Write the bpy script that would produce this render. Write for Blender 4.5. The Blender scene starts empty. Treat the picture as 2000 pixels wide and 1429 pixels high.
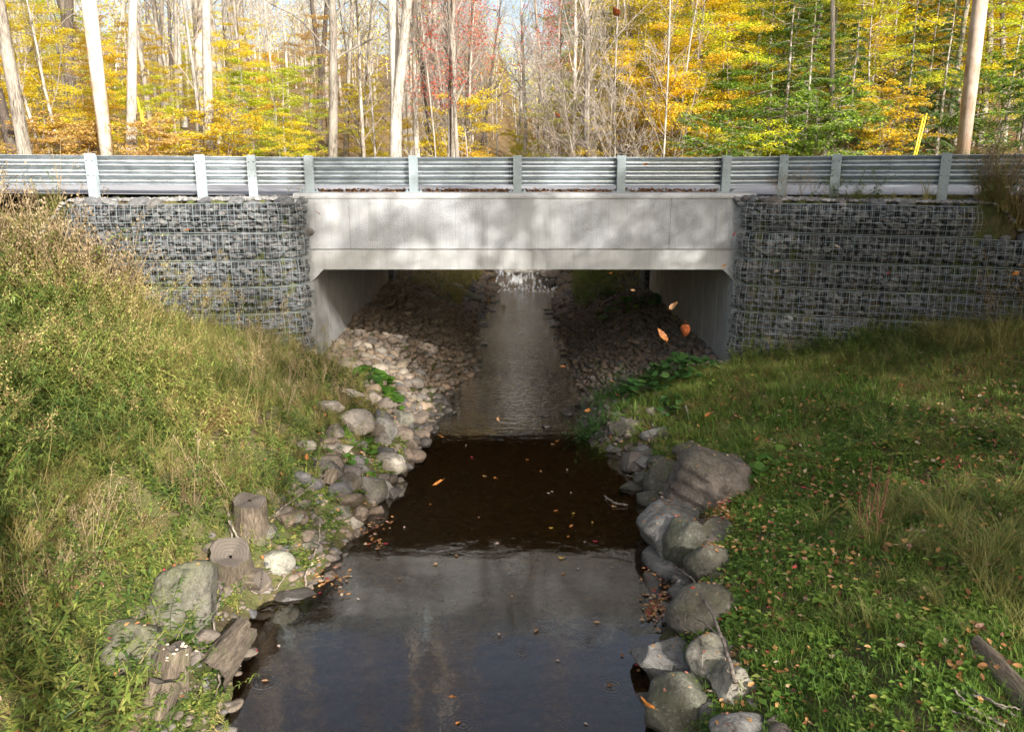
import bpy, math, random
import numpy as np
from mathutils import Vector, Matrix, noise as mnoise
R_ = math.radians
sc = bpy.context.scene
COL = sc.collection
random.seed(7)
rng = np.random.default_rng(11)

# ------------------------------------------------------------------ camera, sky, sun, exposure
CAM = np.array([0.0, 0.0, 4.95]); FPX = 1600.0; PITCH = R_(14.4)
cd = bpy.data.cameras.new('camera'); cam = bpy.data.objects.new('camera', cd); COL.objects.link(cam)
cam.location = CAM; cam.rotation_euler = (math.pi/2 - PITCH, 0, 0)
cd.sensor_width = 36.0; cd.lens = 36.0*FPX/2000.0; cd.clip_start = .05; cd.clip_end = 3000
sc.camera = cam
SUN = Vector((.55, -1.0, .60)).normalized()
w = bpy.data.worlds.new('World'); sc.world = w; w.use_nodes = True
wn = w.node_tree.nodes; wl = w.node_tree.links
sky = wn.new('ShaderNodeTexSky'); sky.sky_type = 'NISHITA'; sky.sun_disc = False
sky.sun_elevation = math.asin(SUN.z); sky.sun_rotation = math.atan2(SUN.x, SUN.y)
sky.air_density = 1.0; sky.dust_density = 5.0; sky.ozone_density = .7
whs = wn.new('ShaderNodeHueSaturation'); whs.inputs['Saturation'].default_value = .65; wl.new(sky.outputs[0], whs.inputs['Color']); wl.new(whs.outputs[0], wn['Background'].inputs[0]); wn['Background'].inputs[1].default_value = .125
sd = bpy.data.lights.new('sun', 'SUN'); sd.energy = 5.0; sd.angle = R_(.5); sd.color = (1, .965, .91)
so = bpy.data.objects.new('sun', sd); COL.objects.link(so)
so.rotation_euler = SUN.to_track_quat('Z', 'Y').to_euler(); so.location = (20, -30, 30)
sc.view_settings.view_transform = 'Standard'; sc.view_settings.look = 'None'
sc.view_settings.exposure = 1.15; sc.view_settings.gamma = 1
sc.render.engine = 'CYCLES'
cy = sc.cycles
cy.max_bounces = 6; cy.diffuse_bounces = 3; cy.glossy_bounces = 3; cy.transmission_bounces = 4
cy.transparent_max_bounces = 8; cy.use_denoising = True; cy.caustics_reflective = False; cy.caustics_refractive = False
try: cy.denoiser = 'OPENIMAGEDENOISE'; cy.denoising_prefilter = 'ACCURATE'
except Exception: pass

# ------------------------------------------------------------------ picture <-> place
def ray(px, py):
    u = (px-1000)/FPX; v = (714.5-py)/FPX
    c, s = math.cos(PITCH), math.sin(PITCH)
    return np.array([u, c + v*s, -s + v*c])
def P(px, py, z=0.0):
    d = ray(px, py); t = (z-CAM[2])/d[2]; return CAM + d*t
def PY(px, py, Y):
    d = ray(px, py); return CAM + d*(Y/d[1])
def depth(p): return (p[1])*math.cos(PITCH) - (p[2]-CAM[2])*math.sin(PITCH)
def proj(p):
    c, s = math.cos(PITCH), math.sin(PITCH)
    dz = p[2]-CAM[2]; zc = p[1]*c - dz*s; yc = p[1]*s + dz*c
    return 1000+FPX*p[0]/zc, 714.5-FPX*yc/zc
def G(px, py, up=0.0):
    d = ray(px, py); t = np.arange(3.0, 60, .03); p = CAM[None] + d[None]*t[:,None]
    k = np.nonzero(p[:,2]-up < H(p[:,0], p[:,1]))[0]
    return p[k[0]] if len(k) else p[900]

# ------------------------------------------------------------------ numeric noise
def _h(ix, iy, s):
    n = (ix*374761393 + iy*668265263 + s*982451653) & 0x7fffffff
    n = ((n ^ (n >> 13))*1274126177) & 0x7fffffff
    return ((n ^ (n >> 16)) & 0xffff)/65535.0
def vn(x, y, s=0):
    x = np.asarray(x, float); y = np.asarray(y, float)
    ix = np.floor(x).astype(np.int64); iy = np.floor(y).astype(np.int64)
    fx = x-ix; fy = y-iy; fx = fx*fx*(3-2*fx); fy = fy*fy*(3-2*fy)
    a = _h(ix, iy, s); b = _h(ix+1, iy, s); c = _h(ix, iy+1, s); d = _h(ix+1, iy+1, s)
    return (a*(1-fx)+b*fx)*(1-fy) + (c*(1-fx)+d*fx)*fy
def fbm(x, y, s=0, o=3):
    r = 0; a = .5
    for k in range(o): r = r + a*(vn(x*2**k, y*2**k, s+k)-.5)*2; a *= .5
    return r
def sst(x, a, b):
    t = np.clip((np.asarray(x, float)-a)/(b-a), 0, 1); return t*t*(3-2*t)

# ------------------------------------------------------------------ ground shape
XL, XR = -3.72, 4.14            # inner faces of the bridge legs
YF, YB = 15.2, 24.55            # bridge front and back
ROADZ = 4.235
_L = [(425,1429),(455,1370),(478,1290),(470,1230),(505,1180),(600,1150),(650,1090),(690,1040),(735,985),(785,925),(808,865),(848,820),(880,770),(912,712),(925,655),(945,600),(968,565)]
_Rr = [(1290,1429),(1272,1350),(1262,1290),(1300,1210),(1310,1140),(1285,1090),(1275,1010),(1255,950),(1215,900),(1170,862),(1140,810),(1132,740),(1115,690),(1095,640),(1085,600),(1098,565)]
def _edge(lst):
    pts = sorted([(P(a, b)[1], P(a, b)[0]) for a, b in lst]); return np.array([p[0] for p in pts]), np.array([p[1] for p in pts])
eLy, eLx = _edge(_L); eRy, eRx = _edge(_Rr)
eLy = np.concatenate([[-40, 0], eLy, [36, 60, 120]]); eLx = np.concatenate([[-6, -3.2], eLx, [-.9, -4, 6]])
eRy = np.concatenate([[-40, 0], eRy, [36, 60, 120]]); eRx = np.concatenate([[-.5, 1.6], eRx, [1.7, -1.5, 9]])
def eL(y): return np.interp(y, eLy, eLx)
def eR(y): return np.interp(y, eRy, eRx)
def base(y): return 1.25*sst(y, 30.8, 35.5) + .03*np.clip(np.asarray(y, float)-35.5, 0, 200)
_glx = np.array([-30,-12,-8,-3.75,-3.7]); _gly = np.array([12.0,13.6,14.1,14.68,14.70])
_grx = np.array([4.1,4.3,7.4,9,12,30]); _gry = np.array([14.72,14.72,13.72,13.05,11.7,8.0])
def wallY(x):
    x = np.asarray(x, float); return np.where(x < 0, np.interp(x, _glx, _gly), np.interp(x, _grx, _gry))
def H(x, y):
    x = np.asarray(x, float); y = np.asarray(y, float)
    l = eL(y) + .16*(vn(y*1.7, x*0+3, 5)-.5); r = eR(y) + .16*(vn(y*1.9, x*0+9, 6)-.5)
    dl = l - x; dr = x - r; d = np.maximum(dl, dr)
    n = fbm(x*.9, y*.9, 21, 3)
    zl = 1.5*(1-np.exp(-dl.clip(0)/1.8)) + .16*dl.clip(0)
    zr = .75*(1-np.exp(-dr.clip(0)/1.2)) + .21*dr.clip(0)
    z = np.where(dl > dr, zl, zr)
    ub = sst(y, 14.9, 15.6)*(1-sst(y, 26.5, 28))
    z = z*(1 - .2*ub)
    near = 1-sst(d, 0, .6)
    z = z + n*(.12*sst(d, .1, 1.5) + .03)
    z = np.where(y < 3, z, z)
    bed = -.42*(1-np.exp(d.clip(None, 0)/.9)) + .06*n
    z = np.where(d > 0, z, bed-.02)
    z = np.minimum(z, 2.7 + .02*n)
    z = z + base(y)
    # embankment and woods
    wy = wallY(x)
    ext = np.where(x < 0, sst(-x, 7.6, 8.3), sst(x, 7.9, 8.6))
    back = 4.185*(1-ext) + ext*(3.58 + .64*sst(y-wy, .3, 2.0))
    inroad = (y > wy+.2) & (y < 24.9) & ((x < XL-.2) | (x > XR+.2))
    z = np.where(inroad, back + .02*n, z)
    far = sst(np.abs(x), 16, 40)
    z = z*(1-far*(y < wy+.45)) + far*(y < wy+.45)*(3.3 + 1.2*n*.3 + .03*np.abs(x))
    W = 4.2 + .085*(y-24.5) + 0.35*fbm(x*.12, y*.12, 40, 3) + .02*np.clip(np.abs(x)-10, 0, 60)
    m = sst(d, 3.6, 9.5)
    zz = z*(1-m) + W*m
    emb = np.where((np.abs(x-.2) > 4.0), 4.2 - .75*np.clip(y-25.6, 0, 9), -9)
    zz = np.maximum(zz, emb)
    z = np.where(y > 24.9, np.minimum(zz, 60), z)
    hill = 15*sst(y, 60, 260)*(.6 + .4*sst(np.abs(x+30), 0, 160)) + 8*sst(np.abs(x), 60, 260)
    return z + hill

# ------------------------------------------------------------------ mesh helpers
def tag(o, label=None, cat=None, group=None, kind=None):
    if label: o['label'] = label
    if cat: o['category'] = cat
    if group: o['group'] = group
    if kind: o['kind'] = kind
    return o
def qmesh(name, V, F, tint=None, smooth=False, attrs=None):
    V = np.ascontiguousarray(V, dtype=np.float32); F = np.ascontiguousarray(F, dtype=np.int32)
    me = bpy.data.meshes.new(name); k = F.shape[1]
    me.vertices.add(len(V)); me.vertices.foreach_set('co', V.ravel())
    me.loops.add(F.size); me.loops.foreach_set('vertex_index', F.ravel())
    me.polygons.add(len(F)); me.polygons.foreach_set('loop_start', np.arange(0, F.size, k, dtype=np.int32))
    me.update(calc_edges=True); me.validate()
    me.polygons.foreach_set('use_smooth', np.full(len(me.polygons), smooth, dtype=bool))
    if tint is not None:
        a = me.attributes.new('tint', 'FLOAT', 'POINT'); a.data.foreach_set('value', np.asarray(tint, dtype=np.float32))
    return me
def ob(name, me, mat=None, parent=None):
    o = bpy.data.objects.new(name, me); COL.objects.link(o)
    if mat is not None:
        if not me.materials: me.materials.append(mat)
        else: o.material_slots[0].link = 'OBJECT'; o.material_slots[0].material = mat
    if parent is not None: o.parent = parent
    return o
def setmat(o, mat):
    o.material_slots[0].link = 'OBJECT'; o.material_slots[0].material = mat
def empty(name, loc=(0,0,0), rz=0, label=None, cat=None, group=None):
    o = bpy.data.objects.new(name, None); COL.objects.link(o); o.location = loc; o.rotation_euler = (0,0,rz)
    o.empty_display_size = .2
    return tag(o, label, cat, group)
def dup(root):
    c = root.copy(); COL.objects.link(c)
    for ch in root.children:
        d = ch.copy(); COL.objects.link(d); d.parent = c
        for g in ch.children:
            e = g.copy(); COL.objects.link(e); e.parent = d
    return c
class PB:                                    # polygon builder
    def __init__(s): s.v = []; s.f = []
    def box(s, x0,x1,y0,y1,z0,z1):
        b = len(s.v)
        s.v += [(x0,y0,z0),(x1,y0,z0),(x1,y1,z0),(x0,y1,z0),(x0,y0,z1),(x1,y0,z1),(x1,y1,z1),(x0,y1,z1)]
        s.f += [tuple(b+i for i in q) for q in ((0,3,2,1),(4,5,6,7),(0,1,5,4),(1,2,6,5),(2,3,7,6),(3,0,4,7))]
    def obox(s, c, ax, ay, hx, hy, z0, z1):   # oriented in plan: unit axes ax, ay
        b = len(s.v)
        for z in (z0, z1):
            for sx, sy in ((-1,-1),(1,-1),(1,1),(-1,1)):
                s.v.append((c[0]+ax[0]*hx*sx+ay[0]*hy*sy, c[1]+ax[1]*hx*sx+ay[1]*hy*sy, z))
        s.f += [tuple(b+i for i in q) for q in ((0,3,2,1),(4,5,6,7),(0,1,5,4),(1,2,6,5),(2,3,7,6),(3,0,4,7))]
    def prism(s, poly, y0, y1):                # polygon in xz extruded along y
        b = len(s.v); n = len(poly)
        s.v += [(x,y0,z) for x,z in poly] + [(x,y1,z) for x,z in poly]
        s.f.append(tuple(b+i for i in range(n))); s.f.append(tuple(b+n+i for i in reversed(range(n))))
        for i in range(n):
            j = (i+1) % n; s.f.append((b+i, b+n+i, b+n+j, b+j))
    def tube(s, pts, rad, k=8, cap=True):
        V, F = tube(np.array(pts, float), np.array(rad, float), k); b = len(s.v)
        s.v += [tuple(p) for p in V]; s.f += [tuple(int(b+i) for i in q) for q in F]
        if cap:
            s.f.append(tuple(b+i for i in reversed(range(k)))); n = len(pts); s.f.append(tuple(b+(n-1)*k+i for i in range(k)))
    def build(s, name, mat, parent=None, smooth=False, bevel=0):
        me = bpy.data.meshes.new(name); me.from_pydata(s.v, [], s.f); me.update()
        if smooth: me.polygons.foreach_set('use_smooth', [True]*len(me.polygons))
        o = ob(name, me, mat, parent)
        if bevel:
            m = o.modifiers.new('bevel', 'BEVEL'); m.width = bevel; m.segments = 2; m.limit_method = 'ANGLE'
        return o
def tube(pts, rad, k=5):
    n = len(pts); d = np.gradient(pts, axis=0); d /= (np.linalg.norm(d, axis=1, keepdims=True)+1e-9)
    ref = np.array([0,0,1.0]) if abs(d[:, 2].mean()) < .8 else np.array([1.0,0,0])
    a = np.cross(d, ref); a /= (np.linalg.norm(a, axis=1, keepdims=True)+1e-9); b = np.cross(d, a)
    t = np.arange(k)/k*2*np.pi
    V = pts[:,None,:] + rad[:,None,None]*(np.cos(t)[None,:,None]*a[:,None,:] + np.sin(t)[None,:,None]*b[:,None,:])
    i = np.arange(n-1)[:,None]*k; j = np.arange(k)[None,:]; j2 = (j+1) % k
    F = np.stack([i+j, i+j2, i+k+j2, i+k+j], -1).reshape(-1, 4)
    return V.reshape(-1,3), F
class QA:                                    # quad accumulator with tint
    def __init__(s): s.V = []; s.F = []; s.T = []; s.n = 0
    def add(s, V, F, T=0.5):
        s.V.append(V); s.F.append(F+s.n); s.T.append(np.full(len(V), T) if np.isscalar(T) else T); s.n += len(V)
    def arr(s): return np.concatenate(s.V), np.concatenate(s.F), np.concatenate(s.T)
    def obj(s, name, mat, parent=None, smooth=False):
        V, F, T = s.arr(); return ob(name, qmesh(name, V, F, T, smooth), mat, parent)
def leaves_q(B, D, L, Wd, S, droop=.25):      # one folded quad for each leaf
    n = len(B); L = L[:,None]; Wd = Wd[:,None]
    up = np.array([0,0,1.0])
    m = B + D*L*.45 ; tip = B + D*L - up*L*droop*.6
    V = np.stack([B, m+S*Wd*.5+up*Wd*.12, tip, m-S*Wd*.5+up*Wd*.12], 1).reshape(-1, 3)
    F = np.arange(n*4).reshape(-1, 4); return V, F
def unit(a): return a/(np.linalg.norm(a, axis=-1, keepdims=True)+1e-9)

# ------------------------------------------------------------------ materials
class NT:
    def __init__(s, name):
        s.m = bpy.data.materials.new(name); s.m.use_nodes = True; s.t = s.m.node_tree; s.n = s.t.nodes; s.l = s.t.links
        s.b = s.n['Principled BSDF']; s.out = s.n['Material Output']
    def new(s, t, **k):
        nd = s.n.new(t)
        for a, v in k.items(): setattr(nd, a, v)
        return nd
    def link(s, a, b): s.l.new(a, b)
    def coord(s, scale=(1,1,1), kind='Object'):
        tc = s.new('ShaderNodeTexCoord'); mp = s.new('ShaderNodeMapping'); mp.inputs['Scale'].default_value = scale
        s.link(tc.outputs[kind], mp.inputs['Vector']); return mp.outputs[0]
    def noise(s, vec, scale, detail=4, rough=.55, dist=0):
        nd = s.new('ShaderNodeTexNoise'); nd.inputs['Scale'].default_value = scale; nd.inputs['Detail'].default_value = detail
        nd.inputs['Roughness'].default_value = rough; nd.inputs['Distortion'].default_value = dist
        if vec is not None: s.link(vec, nd.inputs['Vector'])
        return nd.outputs['Fac']
    def ramp(s, fac, stops, interp='LINEAR'):
        r = s.new('ShaderNodeValToRGB'); e = r.color_ramp.elements; r.color_ramp.interpolation = interp
        while len(e) > len(stops): e.remove(e[-1])
        while len(e) < len(stops): e.new(.5)
        for i, (p, c) in enumerate(stops):
            e[i].position = p; e[i].color = (c, c, c, 1) if np.isscalar(c) else (*c, 1)
        s.link(fac, r.inputs[0]); return r.outputs[0]
    def mix(s, fac, a, b, mode='MIX'):
        m = s.new('ShaderNodeMix', data_type='RGBA', blend_type=mode)
        for sock, v in ((m.inputs['Factor'], fac), (m.inputs[6], a), (m.inputs[7], b)):
            if hasattr(v, 'is_linked') or hasattr(v, 'links'): s.link(v, sock)
            elif sock.type == 'RGBA': sock.default_value = (*v, 1)
            else: sock.default_value = v
        return m.outputs[2]
    def math(s, op, a, b=None, c=None, clamp=False):
        m = s.new('ShaderNodeMath', operation=op); m.use_clamp = clamp
        for i, v in enumerate((a, b, c)):
            if v is None: continue
            if hasattr(v, 'links'): s.link(v, m.inputs[i])
            else: m.inputs[i].default_value = v
        return m.outputs[0]
    def bump(s, h, strength=.3, dist=.02, chain=None):
        b = s.new('ShaderNodeBump'); b.inputs['Strength'].default_value = strength; b.inputs['Distance'].default_value = dist
        s.link(h, b.inputs['Height'])
        if chain is not None: s.link(chain, b.inputs['Normal'])
        return b.outputs[0]
    def attr(s, name='tint'):
        a = s.new('ShaderNodeAttribute'); a.attribute_name = name; return a.outputs['Fac']
    def set(s, col=None, rough=None, normal=None, metal=None, spec=None):
        for k, v in (('Base Color', col), ('Roughness', rough), ('Normal', normal), ('Metallic', metal), ('Specular IOR Level', spec)):
            if v is None: continue
            if hasattr(v, 'links'): s.link(v, s.b.inputs[k])
            elif k == 'Base Color': s.b.inputs[k].default_value = (*v, 1)
            else: s.b.inputs[k].default_value = v
        return s.m

def leafmat(name, stops, trans=.4, rough=.5, objvar=.0):
    t = NT(name); f = t.attr()
    if objvar:
        oi = t.new('ShaderNodeObjectInfo'); r = t.math('MULTIPLY_ADD', oi.outputs['Random'], objvar, -objvar/2)
        f = t.math('ADD', f, r, clamp=True)
    c = t.ramp(f, stops); t.set(c, rough, spec=.35)
    tr = t.new('ShaderNodeBsdfTranslucent'); t.link(c, tr.inputs[0])
    mx = t.new('ShaderNodeMixShader'); mx.inputs[0].default_value = trans
    t.link(t.b.outputs[0], mx.inputs[1]); t.link(tr.outputs[0], mx.inputs[2]); t.link(mx.outputs[0], t.out.inputs[0])
    return t.m
M = {}
M['weed'] = leafmat('weed_leaf', [(0,(.035,.07,.018)),(.25,(.085,.14,.028)),(.48,(.18,.235,.045)),(.66,(.33,.34,.08)),(.82,(.46,.39,.15)),(.92,(.42,.29,.13)),(1,(.26,.14,.07))])
M['straw'] = leafmat('dry_grass', [(0,(.10,.13,.03)),(.35,(.24,.24,.07)),(.7,(.42,.34,.13)),(1,(.34,.20,.09))])
M['brown'] = leafmat('seed_head', [(0,(.10,.06,.03)),(.5,(.26,.18,.09)),(1,(.46,.36,.22))], .2)
M['grass'] = leafmat('green_grass', [(0,(.05,.10,.018)),(.5,(.14,.25,.035)),(.8,(.27,.35,.06)),(1,(.42,.37,.13))])
M['bigleaf'] = leafmat('broad_leaf', [(0,(.05,.13,.02)),(.6,(.12,.25,.035)),(1,(.30,.40,.06))], .45, .45)
M['darkleaf'] = leafmat('dark_leaf', [(0,(.03,.08,.02)),(.6,(.07,.17,.04)),(1,(.18,.27,.06))])
M['litter'] = leafmat('fallen_leaf', [(0,(.10,.045,.02)),(.3,(.28,.12,.045)),(.5,(.42,.20,.07)),(.68,(.58,.32,.12)),(.84,(.52,.42,.30)),(.93,(.50,.08,.05)),(1,(.30,.03,.05))], .2, .55)
M['yellow'] = leafmat('yellow_foliage', [(0,(.40,.36,.02)),(.35,(.74,.62,.03)),(.7,(.88,.72,.05)),(1,(.88,.62,.05))], .5, objvar=.3)
M['ygreen'] = leafmat('yellow_green_foliage', [(0,(.20,.30,.02)),(.4,(.48,.55,.03)),(.75,(.76,.72,.05)),(1,(.86,.70,.05))], .5, objvar=.25)
M['gold'] = leafmat('golden_foliage', [(0,(.42,.36,.02)),(.4,(.80,.60,.03)),(.75,(.88,.60,.05)),(1,(.84,.42,.06))], .5, objvar=.3)
M['rust'] = leafmat('rusty_foliage', [(0,(.34,.20,.05)),(.5,(.58,.36,.09)),(1,(.74,.52,.16))], .4, objvar=.2)
M['red'] = leafmat('red_foliage', [(0,(.42,.05,.04)),(.5,(.75,.13,.09)),(1,(.86,.32,.16))], .45)
M['green'] = leafmat('green_foliage', [(0,(.05,.12,.015)),(.5,(.15,.27,.03)),(1,(.38,.46,.05))], .45, objvar=.3)
M['hemlock'] = leafmat('hemlock_needles', [(0,(.03,.065,.02)),(.5,(.07,.13,.035)),(1,(.17,.25,.05))], .3, objvar=.2)

def barkmat(name, a, b, c, sc_=6):
    t = NT(name); v = t.coord((3.5,3.5,.7)); n1 = t.noise(v, sc_, 6, .65, .4); n2 = t.noise(t.coord((1,1,.5)), 1.3, 3)
    n3 = t.noise(t.coord((1,1,1)), 5, 4)
    oi = t.new('ShaderNodeObjectInfo')
    col = t.mix(t.ramp(n1, [(.36, 0.0), (.58, 1.0)]), a, b); col = t.mix(t.ramp(n2, [(.45,0.0),(.7,1.0)]), col, c)
    col = t.mix(t.ramp(n3, [(.56,0.0),(.72,.4)]), col, (.20,.22,.13))
    br = t.math('MULTIPLY_ADD', oi.outputs['Random'], .55, .62)
    hv = t.new('ShaderNodeHueSaturation'); t.link(col, hv.inputs['Color']); t.link(br, hv.inputs['Value'])
    return t.set(hv.outputs[0], .9, t.bump(n1, .9, .03), spec=.2)
M['bark'] = barkmat('grey_bark', (.075,.06,.045), (.31,.265,.215), (.43,.38,.32))
M['bark2'] = barkmat('pale_bark', (.13,.105,.085), (.46,.41,.34), (.60,.55,.48))
M['barkd'] = barkmat('dark_bark', (.045,.035,.03), (.13,.10,.08), (.18,.15,.12))
t = NT('twig_bark'); oi = t.new('ShaderNodeObjectInfo')
M['twig'] = t.set(t.ramp(oi.outputs['Random'], [(0,(.16,.125,.10)),(.5,(.31,.26,.21)),(1,(.22,.18,.15))]), .9)
t = NT('pole_wood'); v = t.coord((8,8,.35)); n1 = t.noise(v, 5, 5); n2 = t.noise(t.coord((1,1,.6)), 2.2, 5, .7)
M['pole'] = t.set(t.mix(t.ramp(n2, [(.45,0.0),(.62,.8)]), t.ramp(n1, [(.3,(.55,.44,.33)),(.7,(.78,.70,.60))]), (.50,.27,.16)), .85, t.bump(n1,.5,.01))

t = NT('brown_pole_wood'); n1 = t.noise(t.coord((8,8,.35)), 5, 5); n2 = t.noise(t.coord((1,1,.6)), 2.2, 5, .7)
M['pole_brown'] = t.set(t.mix(t.ramp(n2, [(.42,0.0),(.6,.8)]), t.ramp(n1, [(.3,(.22,.14,.09)),(.7,(.40,.29,.21))]), (.46,.38,.31)), .85, t.bump(n1,.6,.012))
# concrete
t = NT('concrete'); v = t.coord((1,1,1)); n1 = t.noise(v, 2.2, 6, .6); n2 = t.noise(t.coord((14,14,.55)), 2.0, 5, .6); n3 = t.noise(v, 60, 3); n4 = t.noise(v, .7, 3)
col = t.ramp(n1, [(.25,(.27,.27,.265)),(.5,(.36,.36,.35)),(.75,(.43,.43,.42))])
col = t.mix(t.ramp(n2, [(.34,.45),(.50,0.0)]), col, (.26,.26,.26))
col = t.mix(t.ramp(n3, [(.50,0.0),(.72,.35)]), col, (.21,.21,.21))
col = t.mix(t.ramp(n4, [(.55,0.0),(.75,.30)]), col, (.24,.25,.25))
M['concrete'] = t.set(col, .85, t.bump(n3, .25, .004, t.bump(n2, .2, .006)), spec=.25)
t = NT('fascia_concrete'); v = t.coord((1,1,1)); n1 = t.noise(v, 2.0, 6, .6); n2 = t.noise(t.coord((13,13,.45)), 2.0, 6, .65); n3 = t.noise(v, 70, 3, .7); n4 = t.noise(v, 1.1, 4)
col = t.ramp(n1, [(.25,(.30,.305,.31)),(.5,(.38,.385,.385)),(.75,(.46,.465,.465))])
col = t.mix(t.ramp(n2, [(.34,.45),(.50,0.0)]), col, (.26,.27,.285))
col = t.mix(t.math('MULTIPLY', t.ramp(n3, [(.44,0.0),(.60,.9)]), t.ramp(n4, [(.40,.1),(.56,1.0)])), col, (.17,.18,.20))
sep = t.new('ShaderNodeSeparateXYZ'); tc = t.new('ShaderNodeTexCoord'); t.link(tc.outputs['Object'], sep.inputs[0])
for cx_, hw, z0, z1 in ((-2.55,.085,3.42,4.12),(-.50,.055,3.33,3.97),(1.41,.055,3.62,4.15)):
    wob = t.math('MULTIPLY_ADD', n1, .06, -.03)
    xx = t.math('ABSOLUTE', t.math('SUBTRACT', t.math('ADD', sep.outputs[0], wob), cx_))
    ax = t.math('LESS_THAN', xx, hw); az = t.math('MULTIPLY', t.math('GREATER_THAN', sep.outputs[2], z0), t.math('LESS_THAN', sep.outputs[2], z1))
    col = t.mix(t.math('MULTIPLY', t.math('MULTIPLY', ax, az), .42), col, (.22,.225,.215))
M['fascia'] = t.set(col, .85, t.bump(n3, .3, .004, t.bump(n2, .2, .006)), spec=.25)
# steel
t = NT('galvanised_steel'); v = t.coord(); n1 = t.noise(v, 6, 5, .6); n2 = t.noise(v, 45, 2)
col = t.mix(.35, t.ramp(n1, [(.3,(.20,.245,.26)),(.7,(.31,.36,.375))]), t.ramp(n2, [(.35,(.19,.22,.24)),(.65,(.33,.37,.39))]))
M['steel'] = t.set(col, t.ramp(n1, [(.3,.42),(.7,.58)]), metal=.45, spec=.5)
t = NT('rail_steel'); v = t.coord((.6,3,3)); n1 = t.noise(v, 5, 5, .6); n2 = t.noise(t.coord(), 38, 2)
col = t.mix(.4, t.ramp(n1, [(.3,(.26,.29,.31)),(.7,(.42,.46,.48))]), t.ramp(n2, [(.35,(.27,.30,.32)),(.65,(.45,.49,.51))]))
M['rail'] = t.set(col, t.ramp(n1, [(.3,.24),(.7,.42)]), metal=.85, spec=.5)
t = NT('wire'); M['wire'] = t.set((.30,.345,.355), .5, metal=.4)
t = NT('backing'); M['backing'] = t.set((.022,.022,.024), .95)  # near-black sheet added behind basket stones so their gaps stay dark; bolts share it
t = NT('asphalt'); v = t.coord(); n1 = t.noise(v, .8, 4); n2 = t.noise(v, 90, 2)
M['asphalt'] = t.set(t.mix(.4, t.ramp(n1, [(.3,(.24,.24,.25)),(.7,(.32,.32,.335))]), t.ramp(n2, [(.3,(.17,.17,.175)),(.7,(.38,.38,.39))])), .9, t.bump(n2,.4,.006))
t = NT('white_paint'); M['paint'] = t.set((.7,.7,.68), .6)
t = NT('yellow_plastic'); M['yplastic'] = t.set((.75,.55,.03), .45)
t = NT('teal_rubber'); M['teal'] = t.set((.05,.45,.42), .4)

def rockmat(name, cols, moss=.4, sc_=1.0, attr=False, wet=False, speck=.3):
    t = NT(name); v = t.coord((1,1,1)); 
    oi = t.new('ShaderNodeObjectInfo'); va = t.new('ShaderNodeVectorMath', operation='ADD')
    t.link(v, va.inputs[0]); cmb = t.new('ShaderNodeCombineXYZ'); t.link(t.math('MULTIPLY', oi.outputs['Random'], 50), cmb.inputs[0]); t.link(cmb.outputs[0], va.inputs[1])
    v = va.outputs[0]
    n1 = t.noise(v, 3*sc_, 8, .62, .3); n2 = t.noise(v, 28*sc_, 5, .6); n3 = t.noise(v, 1.6*sc_, 4, .6); n4 = t.noise(v, 9*sc_, 6, .7, .6)
    f = t.attr() if attr else oi.outputs['Random']
    c0 = t.ramp(f, [(i/(len(cols)-1), c) for i, c in enumerate(cols)])
    hv = t.new('ShaderNodeHueSaturation'); t.link(c0, hv.inputs['Color']); t.link(t.ramp(n1, [(.25,.55),(.5,.95),(.78,1.35)]), hv.inputs['Value'])
    col = hv.outputs[0]
    col = t.mix(t.ramp(n2, [(.55,0.0),(.75,speck)]), col, (.55,.53,.48)); col = t.mix(t.ramp(n2, [(.25,speck),(.42,0.0)]), col, (.06,.055,.05))
    if moss:
        ge = t.new('ShaderNodeNewGeometry'); sp = t.new('ShaderNodeSeparateXYZ'); t.link(ge.outputs['Normal'], sp.inputs[0])
        mf = t.math('MULTIPLY', t.ramp(n3, [(.46,0.0),(.64,1.0)]), t.ramp(sp.outputs[2], [(-.2,.1),(.6,1.0)])); mf = t.math('MULTIPLY', mf, moss)
        col = t.mix(mf, col, (.085,.095,.03))
    col = t.mix(t.ramp(n4, [(.36,.7),(.50,0.0)]), col, (.055,.048,.04)); nb = t.bump(n2, .5, .015/sc_, t.bump(n4, .7, .03/sc_, t.bump(n1, .9, .08/sc_)))  # dark patches that also put crevice shade into the noise hollows
    gp = t.new('ShaderNodeNewGeometry'); s3 = t.new('ShaderNodeSeparateXYZ'); t.link(gp.outputs['Position'], s3.inputs[0])
    wt = t.ramp(t.math('ADD', t.math('MULTIPLY', s3.outputs[2], 5.0, clamp=False), t.math('MULTIPLY', n1, .5)), [(.25,.65),(.85,0.0)])
    if not attr: col = t.mix(wt, col, (.035,.03,.022))
    return t.set(col, .3 if wet else .82, nb, spec=.5 if wet else .3)
M['boulder'] = rockmat('boulder_stone', [(.105,.097,.072),(.13,.113,.09),(.095,.097,.072),(.145,.128,.105),(.10,.088,.073)], .55)
M['pale'] = rockmat('pale_stone', [(.32,.285,.23),(.38,.34,.28),(.27,.26,.21)], .3)
M['slab'] = rockmat('slab_stone', [(.23,.215,.19),(.20,.19,.175)], .15, 1.4)
M['layer'] = rockmat('layered_stone', [(.15,.12,.10),(.16,.135,.115)], .3)
M['tan'] = rockmat('tan_cobble', [(.34,.24,.16),(.42,.34,.25),(.25,.23,.20),(.46,.39,.30),(.30,.26,.22),(.38,.28,.19),(.20,.21,.22)], .1, 2.5, speck=.15)
M['riprap'] = rockmat('riprap_stone', [(.09,.075,.06),(.15,.12,.09),(.20,.15,.11),(.12,.115,.11),(.17,.12,.085),(.10,.10,.105)], .1, 2.5, attr=True, speck=.15)
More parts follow.
